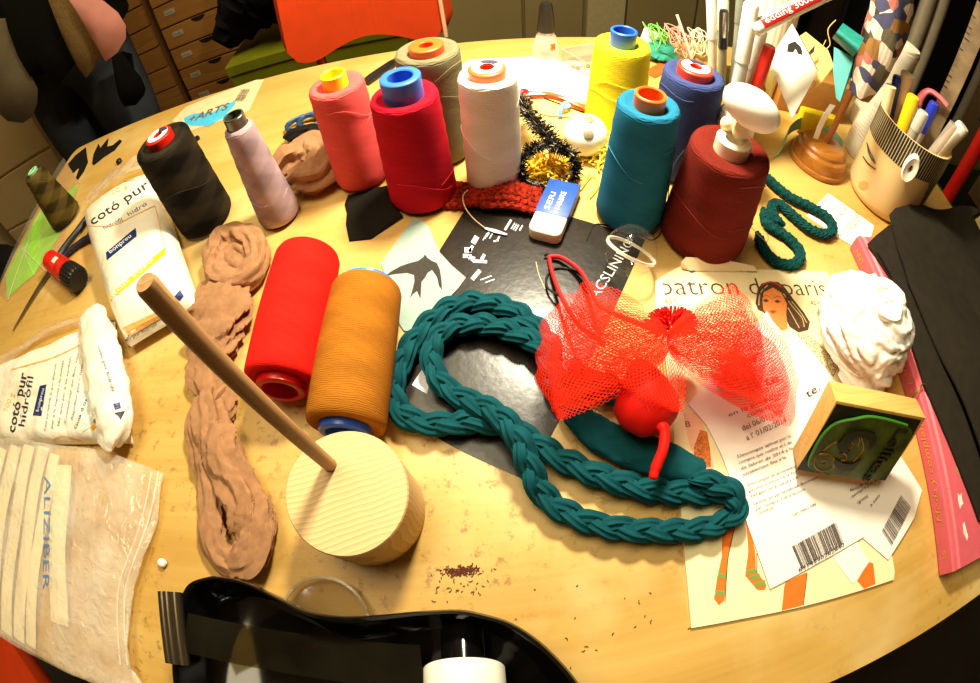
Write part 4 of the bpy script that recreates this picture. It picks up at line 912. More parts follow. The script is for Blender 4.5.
def wrinkled(name, bmp=0.5, scale=45.0, col=(255, 250, 238), alpha=0.10, rough=0.10, ior=1.35):
    if name in _M: return _M[name]
    m = glass(name, col, rough, ior, alpha=alpha); t = m.node_tree; tc = nd(t, 'ShaderNodeTexCoord')
    no = nd(t, 'ShaderNodeTexNoise', {'Vector': tc.outputs['Object'], 'Scale': scale, 'Detail': 3.0, 'Distortion': 1.0})
    bp = nd(t, 'ShaderNodeBump', {'Strength': bmp, 'Distance': 0.004, 'Height': no.outputs[0]})
    for n in t.nodes:
        if n.type in ('BSDF_GLOSSY', 'BSDF_DIFFUSE', 'FRESNEL', 'LAYER_WEIGHT'): t.links.new(bp.outputs[0], n.inputs['Normal'])
    return m
# big cotton pack
pc = [G(84, 214, .016), G(158, 172, .016), G(199, 303, .016), G(127, 346, .016)]
top, full = pillow(pc, 0.012, 0.044, seed=2)
T = Thing('cotton_pack', 'plump white cotton wool pack standing beside the black cone', 'cotton pack', (-0.39, 0.37, 0))
T.add('pack', full, m_film, angle=0)
S = Surf(top)
c8l = lambda p: zc((80, 160), 6.1, p)
c5l = lambda p: zc((0, 130), 3.253, p)
q = lambda x, y: c8l([(x, y)])[0]
T.add('lettering', S.text('cotó', q(80, 398), q(250, 285), 9), m_ink2, smooth=False)
T.add('lettering', S.text('pur', q(285, 262), q(425, 165), 9), m_ink2, smooth=False)
T.add('lettering', S.text('100 g', q(185, 225), q(292, 165), 4.5), m_pale, smooth=False)
T.add('lettering', S.text('hidròfil', q(150, 425), q(262, 372), 4), m_grey, smooth=False)
T.add('lettering', S.text('hidro', q(300, 345), q(410, 275), 4), m_grey, smooth=False)
T.add('blue_banner', S.quad([q(160, 565), q(340, 415), q(347, 465), q(165, 612)], 8, 3), m_navy, smooth=False)
T.add('banner_lettering', S.text('bonpreu', q(190, 575), q(318, 472), 4.2, lift=0.0014), WHITE(), smooth=False)
T.add('yellow_band', S.quad([c5l([(310, 575)])[0], c5l([(538, 383)])[0], c5l([(538, 405)])[0], c5l([(318, 592)])[0]], 10, 3), m_ye, smooth=False)
T.add('band_lettering', S.text('molt suau', c5l([(360, 552)])[0], c5l([(500, 428)])[0], 4.5, lift=0.0014), plain('band_ink', (250, 246, 226), 0.5), smooth=False)
for pts in ([(38, 290), (60, 240), (120, 190), (190, 150), (260, 135), (330, 120)], [(455, 280), (480, 380), (515, 540)], [(30, 400), (200, 400), (330, 340), (455, 280)]):
    T.add('border_line', S.line(c8l(pts), 0.8), m_or, smooth=False)
T.add('lower_band', S.quad([c5l([(385, 650)])[0], c5l([(545, 575)])[0], c5l([(560, 590)])[0], c5l([(400, 683)])[0]], 6, 2), m_or, smooth=False)
T.add('lettering', S.text('cotó pur hidròfil', (122, 344), (157, 325), 3.2), m_ink2, smooth=False)
T.add('blue_corner', S.quad([(174, 297), (180, 290), (184, 296), (180, 301)], 2, 2), m_navy, smooth=False)
# crinkled clear collar at the far end
T.add('clear_collar', thick(grid(lambda u, v: Vector(pc[0]).lerp(Vector(pc[1]), u)+Vector((0.02-0.05*v*0.4, 0.050*v*(1-(2*u-1)**4*0.5), 0.012+0.014*math.sin(math.pi*u)*(1-v*0.6)+0.004*nz(u*9, v*4))), 24, 8), 0.0003), wrinkled('clear_film', 0.6, 60.0, alpha=0.15))
# small flat cotton pack
pc2 = [G(-12, 372, .008), G(113, 318, .008), G(131, 442, .008), G(-8, 442, .008)]
top2, full2 = pillow(pc2, 0.004, 0.020, seed=7, wr=0.007)
T = Thing('cotton_pack', 'opened flat cotton wool bag with crumpled clear film on the bare table', 'cotton pack', (-0.48, 0.20, 0))
T.add('pack', full2, m_film, angle=0)
S2 = Surf(top2); c7l = lambda p: zc((0, 310), 6.1, p); c6l = lambda p: zc((0, 300), 3.253, p)
q = lambda x, y: c7l([(x, y)])[0]; r6 = lambda x, y: c6l([(x, y)])[0]
T.add('lettering', S2.text('cotó pur', r6(48, 432), r6(90, 240), 8, bold=0.01), m_ink2, smooth=False)
T.add('lettering', S2.text('hidròfil', r6(80, 412), r6(110, 252), 6.5), m_ink2, smooth=False)
T.add('lettering', S2.text('100 g', r6(25, 360), r6(48, 305), 5), m_pale, smooth=False)
T.add('blue_banner', S2.quad([r6(108, 375), r6(130, 280), r6(152, 275), r6(135, 378)], 6, 3), m_navy, smooth=False)
T.add('banner_lettering', S2.text('bonpreu', r6(128, 365), r6(147, 290), 3.2, lift=0.0014), WHITE(), smooth=False)
for i, s in enumerate(('Cotó pur hidròfil de gran absorció', 'per a la higiene i la neteja', 'No apte per a ús sanitari', 'Conservar en lloc sec', 'Algodón puro hidrófilo')):
    T.add('small_print', S2.text(s, r6(150+22*i, 425-8*i), r6(185+24*i, 210-12*i), 2.2), m_grey, smooth=False)
T.add('small_print', S2.text('Guia d ús', r6(250, 420), r6(285, 325), 3), m_ink2, smooth=False)
T.add('pale_panel', S2.quad([r6(250, 300), r6(330, 290), r6(335, 390), r6(268, 430)], 5, 5, lift=0.0004), plain('pack_pale_blue', (214, 226, 220), 0.4), smooth=False)
T.add('border_line', S2.line(c7l([(70, 365), (200, 330), (330, 290), (490, 215)]), 1.2), m_or, smooth=False)
T.add('border_line', S2.line([(52, 440), (62, 436), (74, 438), (82, 440)], 1.0), m_or, smooth=False)
T.add('orange_corner', S2.quad([(90, 428), (102, 416), (101, 423), (93, 430)], 3, 3), plain('pack_strong_orange', (246, 170, 30), 0.4), smooth=False)
# folded-over end of the bag standing up at the right
fold_r = [(96, 320), (103, 345), (111, 372), (118, 400), (121, 425), (112, 446)]
T.add('rolled_end', folded([G(x, y, 0.012) for x, y in fold_r], [pxr(x, y, r) for (x, y), r in zip(fold_r, (9, 12, 14, 15, 16, 10))], 51, flat=0.55, depth=0.08, folds=3, lump=0.2), m_film)
S3 = Surf(folded([G(x, y, 0.012) for x, y in fold_r], [pxr(x, y, r) for (x, y), r in zip(fold_r, (9, 12, 14, 15, 16, 10))], 51, flat=0.55, depth=0.08, folds=3, lump=0.2))
T.add('small_print', S3.text('cotó pur hidròfil', (98, 347), (112, 392), 3.6), m_grey, smooth=False)
T.add('blue_corner', S3.quad([(113, 404), (120, 402), (121, 408), (115, 410)], 3, 3), m_navy, smooth=False)
T.add('blue_corner', S3.quad([(114, 413), (125, 411), (121, 420), (118, 416)], 3, 3), m_ink2, smooth=False)
T.add('clear_margin', thick(grid(lambda u, v: G(-6+96*u+10*v, 368-52*u**0.9-14*v*(1-0.3*u)+2*math.sin(u*9), 0.006)+Vector((0, 0, 0.010*math.sin(math.pi*v)*0.6+0.003*nz(u*8, v*5))), 30, 6), 0.0003), wrinkled('clear_film', 0.6, 60.0, alpha=0.15))

# zip bag with white strips
T = Thing('zip_bag', 'clear zip bag with white paper strips hanging over the table edge', 'plastic bag', (-0.42, 0.02, 0))
ZB = [(-14, 441), (30, 444), (62, 449), (112, 455), (152, 469), (169, 476), (163, 520), (152, 556), (141, 590), (137, 625), (138, 668)]
poly = [(G(x, y).x, G(x, y).y) for x, y in ZB]+[(-0.29, -0.092), (-0.40, -0.096), (-0.52, -0.095), (-0.63, -0.09), (-0.66, 0.03)]
zbf = lambda x, y: 0.0125+0.004*nz(x*24, y*24)+0.003*abs(nz(x*70, y*70+3))-0.006*max(0, min(1, (x+0.34)*14))
T.add('film', thick(fill_poly(poly, 0.008, zbf, 0.0), 0.0003), wrinkled('bag_film', 0.8, 60.0, alpha=0.24, rough=0.06), angle=0)
m_strip = plain('white_strip', (255, 252, 244), 0.7, var=0.04)
for i, (x0, y0, x1, y1, w) in enumerate(((44, 447, 22, 672, 5.5), (30, 446, 8, 655, 5.5), (56, 455, 34, 683, 5), (64, 466, 60, 624, 8.5), (16, 446, -6, 640, 5.5), (2, 448, -20, 628, 5.5))):
    a = G(x0, y0, 0.004+0.0012*i % 0.006); b = G(x1, y1, 0.004)
    b.y = max(b.y, -0.088); d = b-a; s = Vector((-d.y, d.x, 0)).normalized()*pxr((x0+x1)/2, (y0+y1)/2, w)
    T.add('paper_strip', thick(grid(lambda u, v: a.lerp(b, v)+s*(2*u-1)+Vector((0, 0, 0.0012*math.sin(v*9+i)+0.0015*(1-(2*u-1)**2)+0.0005*i)), 6, 24), 0.0006), m_strip)
Sb = Surf(fill_poly(poly, 0.008, zbf, 0.0))
T.add('handwriting', Sb.text('ALIZIBER', (45, 476), (43, 590), 6.5, lift=0.0008), plain('blue_pen', (90, 130, 180), 0.6), smooth=False)
for off in (0, 7):
    T.add('zip_ridge', tube(spline([Sb.hit(x+off, y, 0.0006) for x, y in ((152, 472), (147, 500), (139, 530), (126, 565), (119, 590), (118, 625), (121, 665))], 6), 0.0009, 6), wrinkled('zip_plastic', 0.2, 80, alpha=0.5))
# green sleeve, glue stick, scissors
T = Thing('plastic_sleeve', 'clear plastic sleeve with lime green paper under the olive cone', 'sleeve', G(45, 245))
sl = [G(8, 302), G(62, 250), G(80, 184), G(64, 158)]+[Vector((-0.80, 0.66, 0)), Vector((-0.79, 0.40, 0))]
T.add('green_paper', prism([G(7, 298, .0004), G(34, 275, .0004), G(57, 240, .0004), G(79, 184, .0004), G(44, 206, .0004), Vector((-0.765, 0.56, .0004)), Vector((-0.775, 0.43, .0004))], 0.0006), plain('lime_paper', (150, 222, 60), 0.6), smooth=False)
T.add('film', thick(fill_poly([(v.x, v.y) for v in sl], 0.02, lambda x, y: 0.0016+0.001*math.sin(40*x+30*y), 0.0), 0.0003), wrinkled('sleeve_film', 0.3, 20.0, alpha=0.06))
for a, b in (((8, 300), (40, 212)), ((34, 275), (22, 248)), ((22, 248), (60, 284))):
    T.add('crease', tube([G(*a, .0026), G(*b, .0026)], 0.0006, 5), wrinkled('zip_plastic', 0.2, 80, alpha=0.5))
g0, g1 = G(52, 262, .0125), G(94, 291, .0125); gd = (g1-g0); GL = 0.13; gd.normalize()
T = Thing('glue_stick', 'red glue stick with ribbed black cap lying by the cotton pack', 'glue stick', (g0.x, g0.y, 0))
gm = Matrix.Translation(Vector((0, 0, 0.0172))) @ gd.to_track_quat('Z', 'Y').to_matrix().to_4x4() @ Matrix.Scale(1.36, 4)
def gadd(name, prof, mat, n=32, rf=None):
    g = lathe(prof, n)
    if rf: g = ([Vector((v.x*rf(i % n), v.y*rf(i % n), v.z)) if math.hypot(v.x, v.y) > 0.008 else v for i, v in enumerate(g[0])], g[1])
    T.add(name, xform(g, gm), mat, local=True, angle=35)
gadd('lid', [(0, 0), (0.0095, 0), (0.0108, 0.0012), (0.011, 0.016), (0.0116, 0.0165), (0.0116, 0.018), (0, 0.018)], plain('glue_red', (226, 26, 16), 0.3, var=0.03))
gadd('tube', [(0.0119, 0.0185), (0.0119, 0.060), (0, 0.060)], plain('glue_label', (214, 34, 22), 0.35, var=0.35, scale=90))
gadd('twist_cap', [(0, 0.0602), (0.0125, 0.0602), (0.0125, 0.085), (0.011, 0.087), (0, 0.087)], plain('glue_black', (20, 20, 22), 0.35), 48, lambda k: 1.0 if k % 2 else 0.95)
T.add('label_patch', xform(grid(lambda u, v: Vector((0.0121*math.cos(1.2+u*0.6), 0.0121*math.sin(1.2+u*0.6), 0.030+0.010*v)), 5, 2), gm), plain('glue_patch', (236, 226, 210), 0.4), local=True)
T = Thing('scissors', 'steel scissors with dark handles lying beside the glue stick', 'scissors', G(45, 275))
m_steel = plain('brushed_steel', (150, 140, 112), 0.3, metal=0.9); m_hdl = plain('dark_blue_handle', (30, 34, 50), 0.4)
tip = G(13, 331, .003); piv = G(49, 272, .004)
for s in (-1, 1):
    dv = (piv-tip); sd = Vector((-dv.y, dv.x, 0)).normalized()
    T.add('blade', thick(([tip, tip.lerp(piv, 0.5)+sd*s*0.0035, piv+sd*s*0.006, piv-sd*s*0.002, tip.lerp(piv, 0.5)-sd*s*0.0005], [(0, 1, 2, 3, 4)]), 0.0016), m_steel, smooth=False)
T.add('pivot', lathe([(0, 0), (0.004, 0), (0.0035, 0.0015), (0, 0.002)], 16, piv+Vector((0, 0, 0.001))), m_steel)
for pts in ([(49, 272), (62, 250), (76, 232), (90, 215), (96, 222), (88, 238)], [(51, 270), (66, 254), (84, 240), (95, 236)]):
    T.add('handle', tube(spline([G(x, y, .007) for x, y in pts], 6), 0.0062, 12, flat=0.7, transport=False), m_hdl)

# flyer and cut scraps at the far left
T = Thing('flyer', 'thin white flyer with a blue brush stroke behind the black cone', 'flyer', G(215, 108))
T.add('sheet', prism(px_poly([(172, 121), (186, 107), (256, 80), (264, 79.5), (249, 111), (230, 118), (190, 131)], 0.0003), 0.0003), plain('flyer_paper', (226, 204, 160), 0.6), smooth=False)
c6t = lambda p: zc((120, 0), 5.42, p)
T.add('blue_stroke', decal(c6t([(345, 640), (400, 615), (500, 608), (560, 575), (622, 545), (628, 562), (560, 640), (520, 660), (480, 683), (380, 682), (352, 665)]), 0.0007), plain('flyer_blue', (70, 186, 226), 0.6), smooth=False)
T.add('lettering', px_text('+ARTS', c6t([(365, 668)])[0], c6t([(580, 592)])[0], 0.0010, cap_px=5, bold=0.02), plain('flyer_brown', (110, 90, 70), 0.6), smooth=False)
for k in range(3): T.add('printed_line', px_text('PANSLIRYA BLAT', c6t([(640+16*k, 545)])[0], c6t([(680+14*k, 480)])[0], 0.0007, cap_px=2.2), INK(), smooth=False)
c1 = lambda p: zc((0, 130), 6.97, p)
m_blk = fabric('black_felt', (24, 20, 14), 1800, 0.95, 0.2, 0.3)
for lab, pts in (('black felt scrap with a bent tail beyond the sleeve', [(475, 242), (530, 180), (600, 125), (606, 175), (614, 225), (585, 290), (545, 348), (532, 338), (557, 265), (540, 272), (512, 302)]), ('black felt scrap with three points like antlers', [(645, 238), (655, 172), (690, 100), (702, 130), (757, 62), (747, 122), (790, 110), (838, 70), (850, 80), (800, 142), (722, 192), (692, 217), (655, 246)])):
    single('felt_scrap', prism(px_poly(c1(pts), 0.0002), 0.002), m_blk, lab, 'felt scrap', group='cut black felt scraps', smooth=False)
single('black_bead', lathe([(0, 0), (0.005, 0.002), (0.006, 0.005), (0.004, 0.008), (0, 0.009)], 14, G(120, 163)), plain('black_bead', (20, 16, 12), 0.4), 'small black bead on the far left of the table', 'bead')
single('black_bead', lathe([(0, 0), (0.004, 0.0015), (0.0045, 0.004), (0.003, 0.007), (0, 0.008)], 14, G(198, 140)), plain('black_bead', (20, 16, 12), 0.4), 'small black bead just behind the black cone', 'bead')
# black cloth piece, blue scissors and cloth behind the pink cone
c4 = lambda p: zc((300, 120), 5.42, p)
bpoly = [(G(*p).x, G(*p).y) for p in c4([(262, 410), (480, 366), (500, 450), (560, 530), (470, 590), (385, 648), (268, 660), (250, 570), (255, 510), (243, 462)])]
single('cloth_piece', thick(fill_poly(bpoly, 0.006, lambda x, y: 0.0012+0.002*max(0, math.sin(70*x+20*y)), 0.0), 0.0012), m_blk, 'flat cut piece of black cloth in front of the pink cone', 'cloth', angle=0)
cl = [(292, 142), (304, 138), (316, 136), (324, 146), (312, 150)]
single('cloth_piece', folded([G(x, y) for x, y in cl], [pxr(x, y, 7) for x, y in cl], 61, flat=0.8, depth=0.2, folds=5), m_blk, 'crumpled black cloth between the nylon scrap and blue scissors', 'cloth')
T = Thing('scissors', 'small scissors with shiny blue looped handles behind the nylon scrap', 'scissors', G(310, 125))
m_bl = plain('blue_metal', (58, 84, 128), 0.25, metal=0.5)
for ctr, a in (((304, 123), 0.2), ((316, 119), 0.1)):
    cc = G(*ctr, .008); T.add('handle_loop', tube([cc+Vector((0.024*math.cos(t*0.35)*1.0, 0.014*math.sin(t*0.35), 0.002*math.sin(t*0.35))) for t in range(18)], 0.0036, 8, closed=True), m_bl)
T.add('blade', tube([G(322, 121, .006), G(340, 117, .005), G(360, 112, .004)], [0.005, 0.004, 0.001], 8, flat=0.4, transport=False), m_steel)
single('marker_pen', tube([G(366, 82, .006), G(371, 78, .006), G(391, 64.5, .006), G(396, 61, .006)], [0.006, 0.0065, 0.0065, 0.005], 14), plain('black_marker', (22, 20, 18), 0.4), 'black marker pen lying behind the coral pink cone', 'pen')
single('tissue_crumb', grid(lambda u, v: G(162, 563, .003)+Vector((0.0045*math.sin(math.pi*v)*math.cos(6.283*u)*(1+0.4*nz(u*4, v*4)), 0.004*math.sin(math.pi*v)*math.sin(6.283*u), 0.003*-math.cos(math.pi*v))), 16, 10), WHITE(), 'tiny white paper crumb near the nylon stocking', 'crumb', angle=0)

# ------------------------------------------------------------------ things at the far side of the table
def up_pts(px_base, z_list): pass
# bottle of glue
bpz_ = G(546, 63)
T = Thing('glue_bottle', 'clear bottle with dark cap and orange hazard label at the far edge', 'bottle', bpz_)
T.add('glass_body', lathe([(0, 0), (0.0175, 0), (0.0195, 0.002), (0.0200, 0.010), (0.0185, 0.028), (0.0135, 0.044), (0.0105, 0.050), (0.0105, 0.053), (0, 0.053)], 40), glass('bottle_glass', (252, 246, 236), 0.05, 1.5, alpha=0.30), local=True)
T.add('cap', lathe([(0, 0.053), (0.0120, 0.053), (0.0118, 0.056), (0.0090, 0.090), (0.0070, 0.096), (0, 0.097)], 32), plain('grey_cap', (30, 27, 22), 0.35), local=True)
def on_cyl(r, a0, a1, z0, z1, n=6): return grid(lambda u, v: Vector((r*math.cos(a0+(a1-a0)*u), r*math.sin(a0+(a1-a0)*u), z0+(z1-z0)*v)), n, 2)
T.add('hazard_label', on_cyl(0.0188, -1.45, -1.05, 0.030, 0.040), plain('hazard_orange', (250, 120, 24), 0.5), local=True)
T.add('hazard_cross', join(*[([Vector((0.0192*math.cos(-1.38+k*0.26), 0.0192*math.sin(-1.38+k*0.26), 0.032)), Vector((0.0192*math.cos(-1.34+k*0.26), 0.0192*math.sin(-1.34+k*0.26), 0.032)), Vector((0.0192*math.cos(-1.12-k*0.26), 0.0192*math.sin(-1.12-k*0.26), 0.0385)), Vector((0.0192*math.cos(-1.16-k*0.26), 0.0192*math.sin(-1.16-k*0.26), 0.0385))], [(0, 1, 2, 3)]) for k in (0, 1)]), INK(), local=True, smooth=False)
# white sheets and bright strips between white and yellow cones
single('paper_sheet', prism(px_poly([(455, 70), (470, 60), (540, 57), (604, 66), (606, 100), (560, 104), (526, 96), (480, 92)], 0.0003), 0.0008), WHITE(), 'blank white paper sheet behind the white and yellow cones', 'paper', smooth=False)
T = Thing('clear_box', 'small clear plastic box lying behind the yellow cone', 'box', G(590, 66))
bx0 = [G(561, 62, .001), G(586, 77, .001), G(622, 70, .001), G(600, 55, .001)]
T.add('box_shell', join(([p for p in bx0]+[p+Vector((0, 0, 0.022)) for p in bx0], [(0, 1, 5, 4), (1, 2, 6, 5), (2, 3, 7, 6), (3, 0, 4, 7), (4, 5, 6, 7), (3, 2, 1, 0)])), glass('box_plastic', (250, 226, 214), 0.06, 1.45, alpha=0.18), smooth=False)
for a, b in ((0, 1), (1, 2), (2, 3), (3, 0)): T.add('box_edge', tube([bx0[a]+Vector((0, 0, 0.022)), bx0[b]+Vector((0, 0, 0.022))], 0.0007, 6), plain('box_edge', (224, 180, 150), 0.4))
for k in range(5): T.add('bead', lathe([(0, 0), (0.003, 0.001), (0.0035, 0.003), (0.002, 0.005), (0, 0.0055)], 10, G(573+5*k, 68+1.5*math.sin(k*2), .001)), plain('box_bead_%d' % (k % 3), ((90, 150, 60), (240, 90, 60), (220, 200, 120))[k % 3], 0.4))
m_ow = plain('orange_ribbon', (244, 90, 26), 0.5)
orp = [(524, 92), (536, 91), (551, 92), (566, 97), (580, 104), (594, 108)]
ow = spline([G(x, y, .010) for x, y in orp], 8)
single('ribbon_strip', thick(grid(lambda u, v: ow[min(len(ow)-1, int(u*(len(ow)-1)))]+Vector((0, -0.014*(v-0.5)*(0.6+u), 0.008*v*(0.7+0.3*math.sin(u*12))-0.004)), 40, 4), 0.0005), m_ow, 'shiny orange ribbon strip on the white paper', 'ribbon')
T = Thing('yellow_card', 'pale yellow card with a black line and blue tie in front of the ribbon', 'card', G(560, 110))
T.add('card', prism(px_poly([(530, 104), (550, 98), (588, 110), (586, 119), (548, 116), (533, 112)], 0.0012), 0.0012), plain('pale_yellow_card', (248, 232, 120), 0.6), smooth=False)
T.add('black_cord', tube([G(544, 98, .004), G(566, 106, .004), G(588, 114, .004)], 0.0008, 6), plain('black_thread', (22, 20, 18), 0.8))
T.add('blue_tie', tube(spline([G(560, 117, .003), G(561, 108, .012), G(566, 102, .012), G(569, 106, .010), G(563, 108, .011)], 6), 0.0024, 8, flat=0.5, transport=False), plain('blue_tie', (112, 158, 220), 0.5))
# white felt ball with button eyes
wb = G(584, 152)+Vector((0, 0, 0.0235))
T = Thing('felt_ball', 'white felt ball with round button eyes among yellow yarn', 'toy', (wb.x, wb.y, 0))
T.add('ball', grid(lambda u, v: wb+Vector((math.sin(math.pi*v)*math.cos(6.2832*u), math.sin(math.pi*v)*math.sin(6.2832*u), -math.cos(math.pi*v)))*0.0232, 36, 22), plain('white_felt', (250, 246, 234), 0.9, bmp=0.2), angle=0)
for d in (Vector((-0.10, -0.80, 0.62)), Vector((0.05, -0.15, 1.0))):
    d.normalize(); m = Matrix.Translation(wb+d*0.0226) @ d.to_track_quat('Z', 'Y').to_matrix().to_4x4()
    T.add('button_eye', xform(lathe([(0, 0.0016), (0.0042, 0.0014), (0.0055, 0.0005), (0.0055, 0)], 18), m), plain('button_grey', (150, 134, 104), 0.5, var=0.4, scale=800))
# yellow yarn heaps
rnd = random.Random(3)
def yarn_heap(label, ctr, rx, ry, rz, n, col, r=0.0011):
    c0 = G(*ctr); gs = []
    for k in range(n):
        a = rnd.uniform(0, 6.28); q = math.sqrt(rnd.random()); p = c0+Vector((rx*q*math.cos(a), ry*q*math.sin(a), 0.002+rz*(1-q*q)*rnd.random()))
        pts = [p]
        d = Vector((rnd.gauss(0, 1), rnd.gauss(0, 1), rnd.gauss(0, 0.5))).normalized()
        for i in range(5):
            d = (d+Vector((rnd.gauss(0, 0.7), rnd.gauss(0, 0.7), rnd.gauss(0, 0.5)))).normalized(); nx = pts[-1]+d*0.005; nx.z = max(0.0015, min(nx.z, rz+0.003)); pts.append(nx)
        gs.append(tube(spline(pts, 3), r, 5))
    return single('yarn_heap', join(*gs), plain('yarn_%d_%d_%d' % col, col, 0.8, var=0.15), label, 'yarn', loc=c0, kind='stuff')
yarn_heap('fluffy heap of pale yellow yarn in front of the yellow cone', (606, 152), 0.020, 0.034, 0.022, 260, (250, 226, 80))
yarn_heap('small heap of golden yarn inside the tinsel wreath', (549, 176), 0.020, 0.016, 0.014, 170, (236, 186, 30))
single('yarn_tail', tube(spline([G(590, 172, .002), G(580, 190, .002), G(592, 176, .002), G(598, 186, .002), G(590, 198, .002)], 6), 0.0008, 5), plain('yarn_250_226_80', (250, 226, 80), 0.8), 'loose end of pale yellow yarn beside the eraser', 'yarn')
# tape measure, teal cloth, tangled threads
T = Thing('belt_buckle', 'white and silver buckle clasp behind the yellow cone', 'buckle', G(652, 52))
T.add('plate', box(G(652, 42, .022), (0.040, 0.008, 0.034), Matrix.Rotation(0.5, 3, 'Y') @ Matrix.Rotation(-0.5, 3, 'X'), 0.003), plain('buckle_white', (236, 226, 206), 0.35))
T.add('clasp', tube(spline([G(659, 40, .030), G(666, 38, .028), G(664, 48, .016), G(656, 52, .008)], 6), 0.0045, 10), plain('buckle_silver', (150, 140, 116), 0.25, metal=0.9))
T.add('foot', box(G(652, 52, .004), (0.028, 0.012, 0.008), None, 0.002), plain('buckle_silver', (150, 140, 116), 0.25, metal=0.9))
tcl = [(648, 60), (656, 58), (664, 60), (672, 62)]
single('teal_cloth', folded([G(x, y) for x, y in tcl], [0.014, 0.020, 0.020, 0.012], 71, flat=0.7, depth=0.2, folds=5), plain('teal_cloth', (40, 140, 120), 0.8), 'crumpled teal cloth behind the navy cone', 'cloth')
single('orange_slip', prism(px_poly([(644, 72), (662, 62), (670, 70), (655, 78)], 0.001), 0.001), m_ow, 'orange paper slip beside the teal cloth', 'paper', smooth=False)
for lab, col, s in (('tangle of green thread near the pen pot', (120, 210, 90), 1), ('tangle of pink thread near the pen pot', (246, 170, 150), 2), ('tangle of pale thread near the pen pot', (236, 232, 200), 3)):
    rnd = random.Random(s); pts = []
    for i in range(40):
        pts.append(G(674, 56)+Vector((0.034*(s-2)+0.012*math.sin(i*1.3+s)+rnd.gauss(0, 0.002), 0.022*math.cos(i*1.7+s*2)+rnd.gauss(0, 0.005), 0.004+0.042*abs(math.sin(i*0.9+s)))))
    single('thread_tangle', tube(spline(pts, 5), 0.0008, 5), plain('tangle_%d' % s, col, 0.7), lab, 'thread', loc=G(674, 56), group='tangled threads')
# ------------------------------------------------------------------ pot of pens behind the rust cone
pc0 = Vector((0.300, 0.438, 0)); PR = 0.034; PH = 0.088
T = Thing('pen_pot', 'yellow pen pot with a blue spotted rim behind the rust cone', 'pen pot', pc0)
T.add('pot', lathe([(0, 0), (PR-0.003, 0), (PR-0.001, 0.002), (PR, PH), (PR-0.002, PH), (PR-0.003, 0.004), (0, 0.004)], 40), plain('pot_yellow', (240, 190, 50), 0.45), local=True)
for k in range(14):
    a = k*2*math.pi/14; T.add('rim_spot', on_cyl(PR+0.0003, a-0.1, a+0.1, PH-0.006, PH-0.001, 3), plain('pot_blue', (60, 90, 190), 0.4), local=True)
def pen(label, low, top_px, top_d, r, col, cap=None, capc=None, clip=False, tip=None, name='pen', cat='pen', rough=0.35, glassy=False, pot='yellow', group='pens standing in the pots'):
    """pen leaning in a pot: low = point in the pot, upper end towards a pixel at distance top_d from the camera"""
    low = Vector(low); v = Vector(ray(*top_px)); pcen = fp if pot == 'face' else pc0
    w_ = pcen-CAMP; top_d = (w_.x*v.x+w_.y*v.y)/(v.x**2+v.y**2)+top_d; hi = CAMP+v*top_d; d = hi-low; L = d.length; d.normalize()
    T = Thing(name, label, cat, low, group)
    m = d.to_track_quat('Z', 'Y').to_matrix().to_4x4()
    mat = glass('pen_clear_%d_%d_%d' % col, col, 0.08, 1.45, alpha=0.35) if glassy else plain('pen_%d_%d_%d' % col, col, rough, var=0.05)
    cl = (cap or 0)*L
    T.add('barrel', xform(lathe([(0, 0), (r*0.5, 0), (r*0.95, 0.006), (r, 0.01), (r, L-cl), (0, L-cl)], 18), m), mat, local=True)
    if cap: T.add('cap', xform(lathe([(0, L-cl), (r*1.12, L-cl), (r*1.12, L-0.003), (r*0.9, L), (0, L)], 18), m), plain('pencap_%d_%d_%d' % capc, capc, 0.3, var=0.05), local=True)
    if clip: T.add('clip', xform(box((r*1.25, 0, L-0.016), (0.0014, 0.004, 0.030), None, 0.0004), m), plain('clip_steel', (190, 186, 170), 0.25, metal=0.8), local=True)
    return T, m, L
def inpot(k, q, z=0.010, c=pc0, R=PR):
    # k from -1 (left seen from the viewer) to 1 (right), q from -1 (near) to 1 (far)
    fw = Vector((c.x, c.y, 0)).normalized(); rt = Vector((fw.y, -fw.x, 0)); return c+rt*(k*R*0.55)+fw*(q*R*0.62)+Vector((0, 0, z))
pen('white tube pen with an orange stripe in the yellow pot', inpot(-0.9, 0.0), (711, -4), 0.0, 0.0050, (246, 226, 196), 0.3, (250, 240, 224))
pen('pale green highlighter in the yellow pot', inpot(-0.5, 0.7), (723, -4), 0.018, 0.0058, (196, 222, 170), 0.25, (220, 236, 200))
pen('slim pen with a short black cap in the yellow pot', inpot(-0.4, -0.5), (724, 10), -0.016, 0.0046, (150, 140, 110), 0.28, (30, 28, 24), True)
pen('grey metallic pen in the yellow pot', inpot(0.1, 0.6), (741, -6), 0.014, 0.0048, (140, 140, 128), 0.2, (120, 120, 110))
pen('thick clear felt pen with blue core in the yellow pot', inpot(0.2, -0.5), (752, 3), -0.012, 0.0078, (206, 220, 226), 0.4, (240, 238, 224))
pen('fat white marker in the yellow pot', inpot(0.55, 0.5), (760, 28), 0.014, 0.0085, (238, 232, 212), 0.35, (232, 236, 226))
pen('red felt pen slanting out of the yellow pot', inpot(0.95, -0.1), (770, 46), -0.006, 0.0068, (190, 34, 22), 0.4, (214, 40, 26))
pen('thin pink straw in the yellow pot', inpot(-1.0, 0.4), (677, 15), 0.02, 0.0016, (250, 222, 212), name='straw', cat='straw')
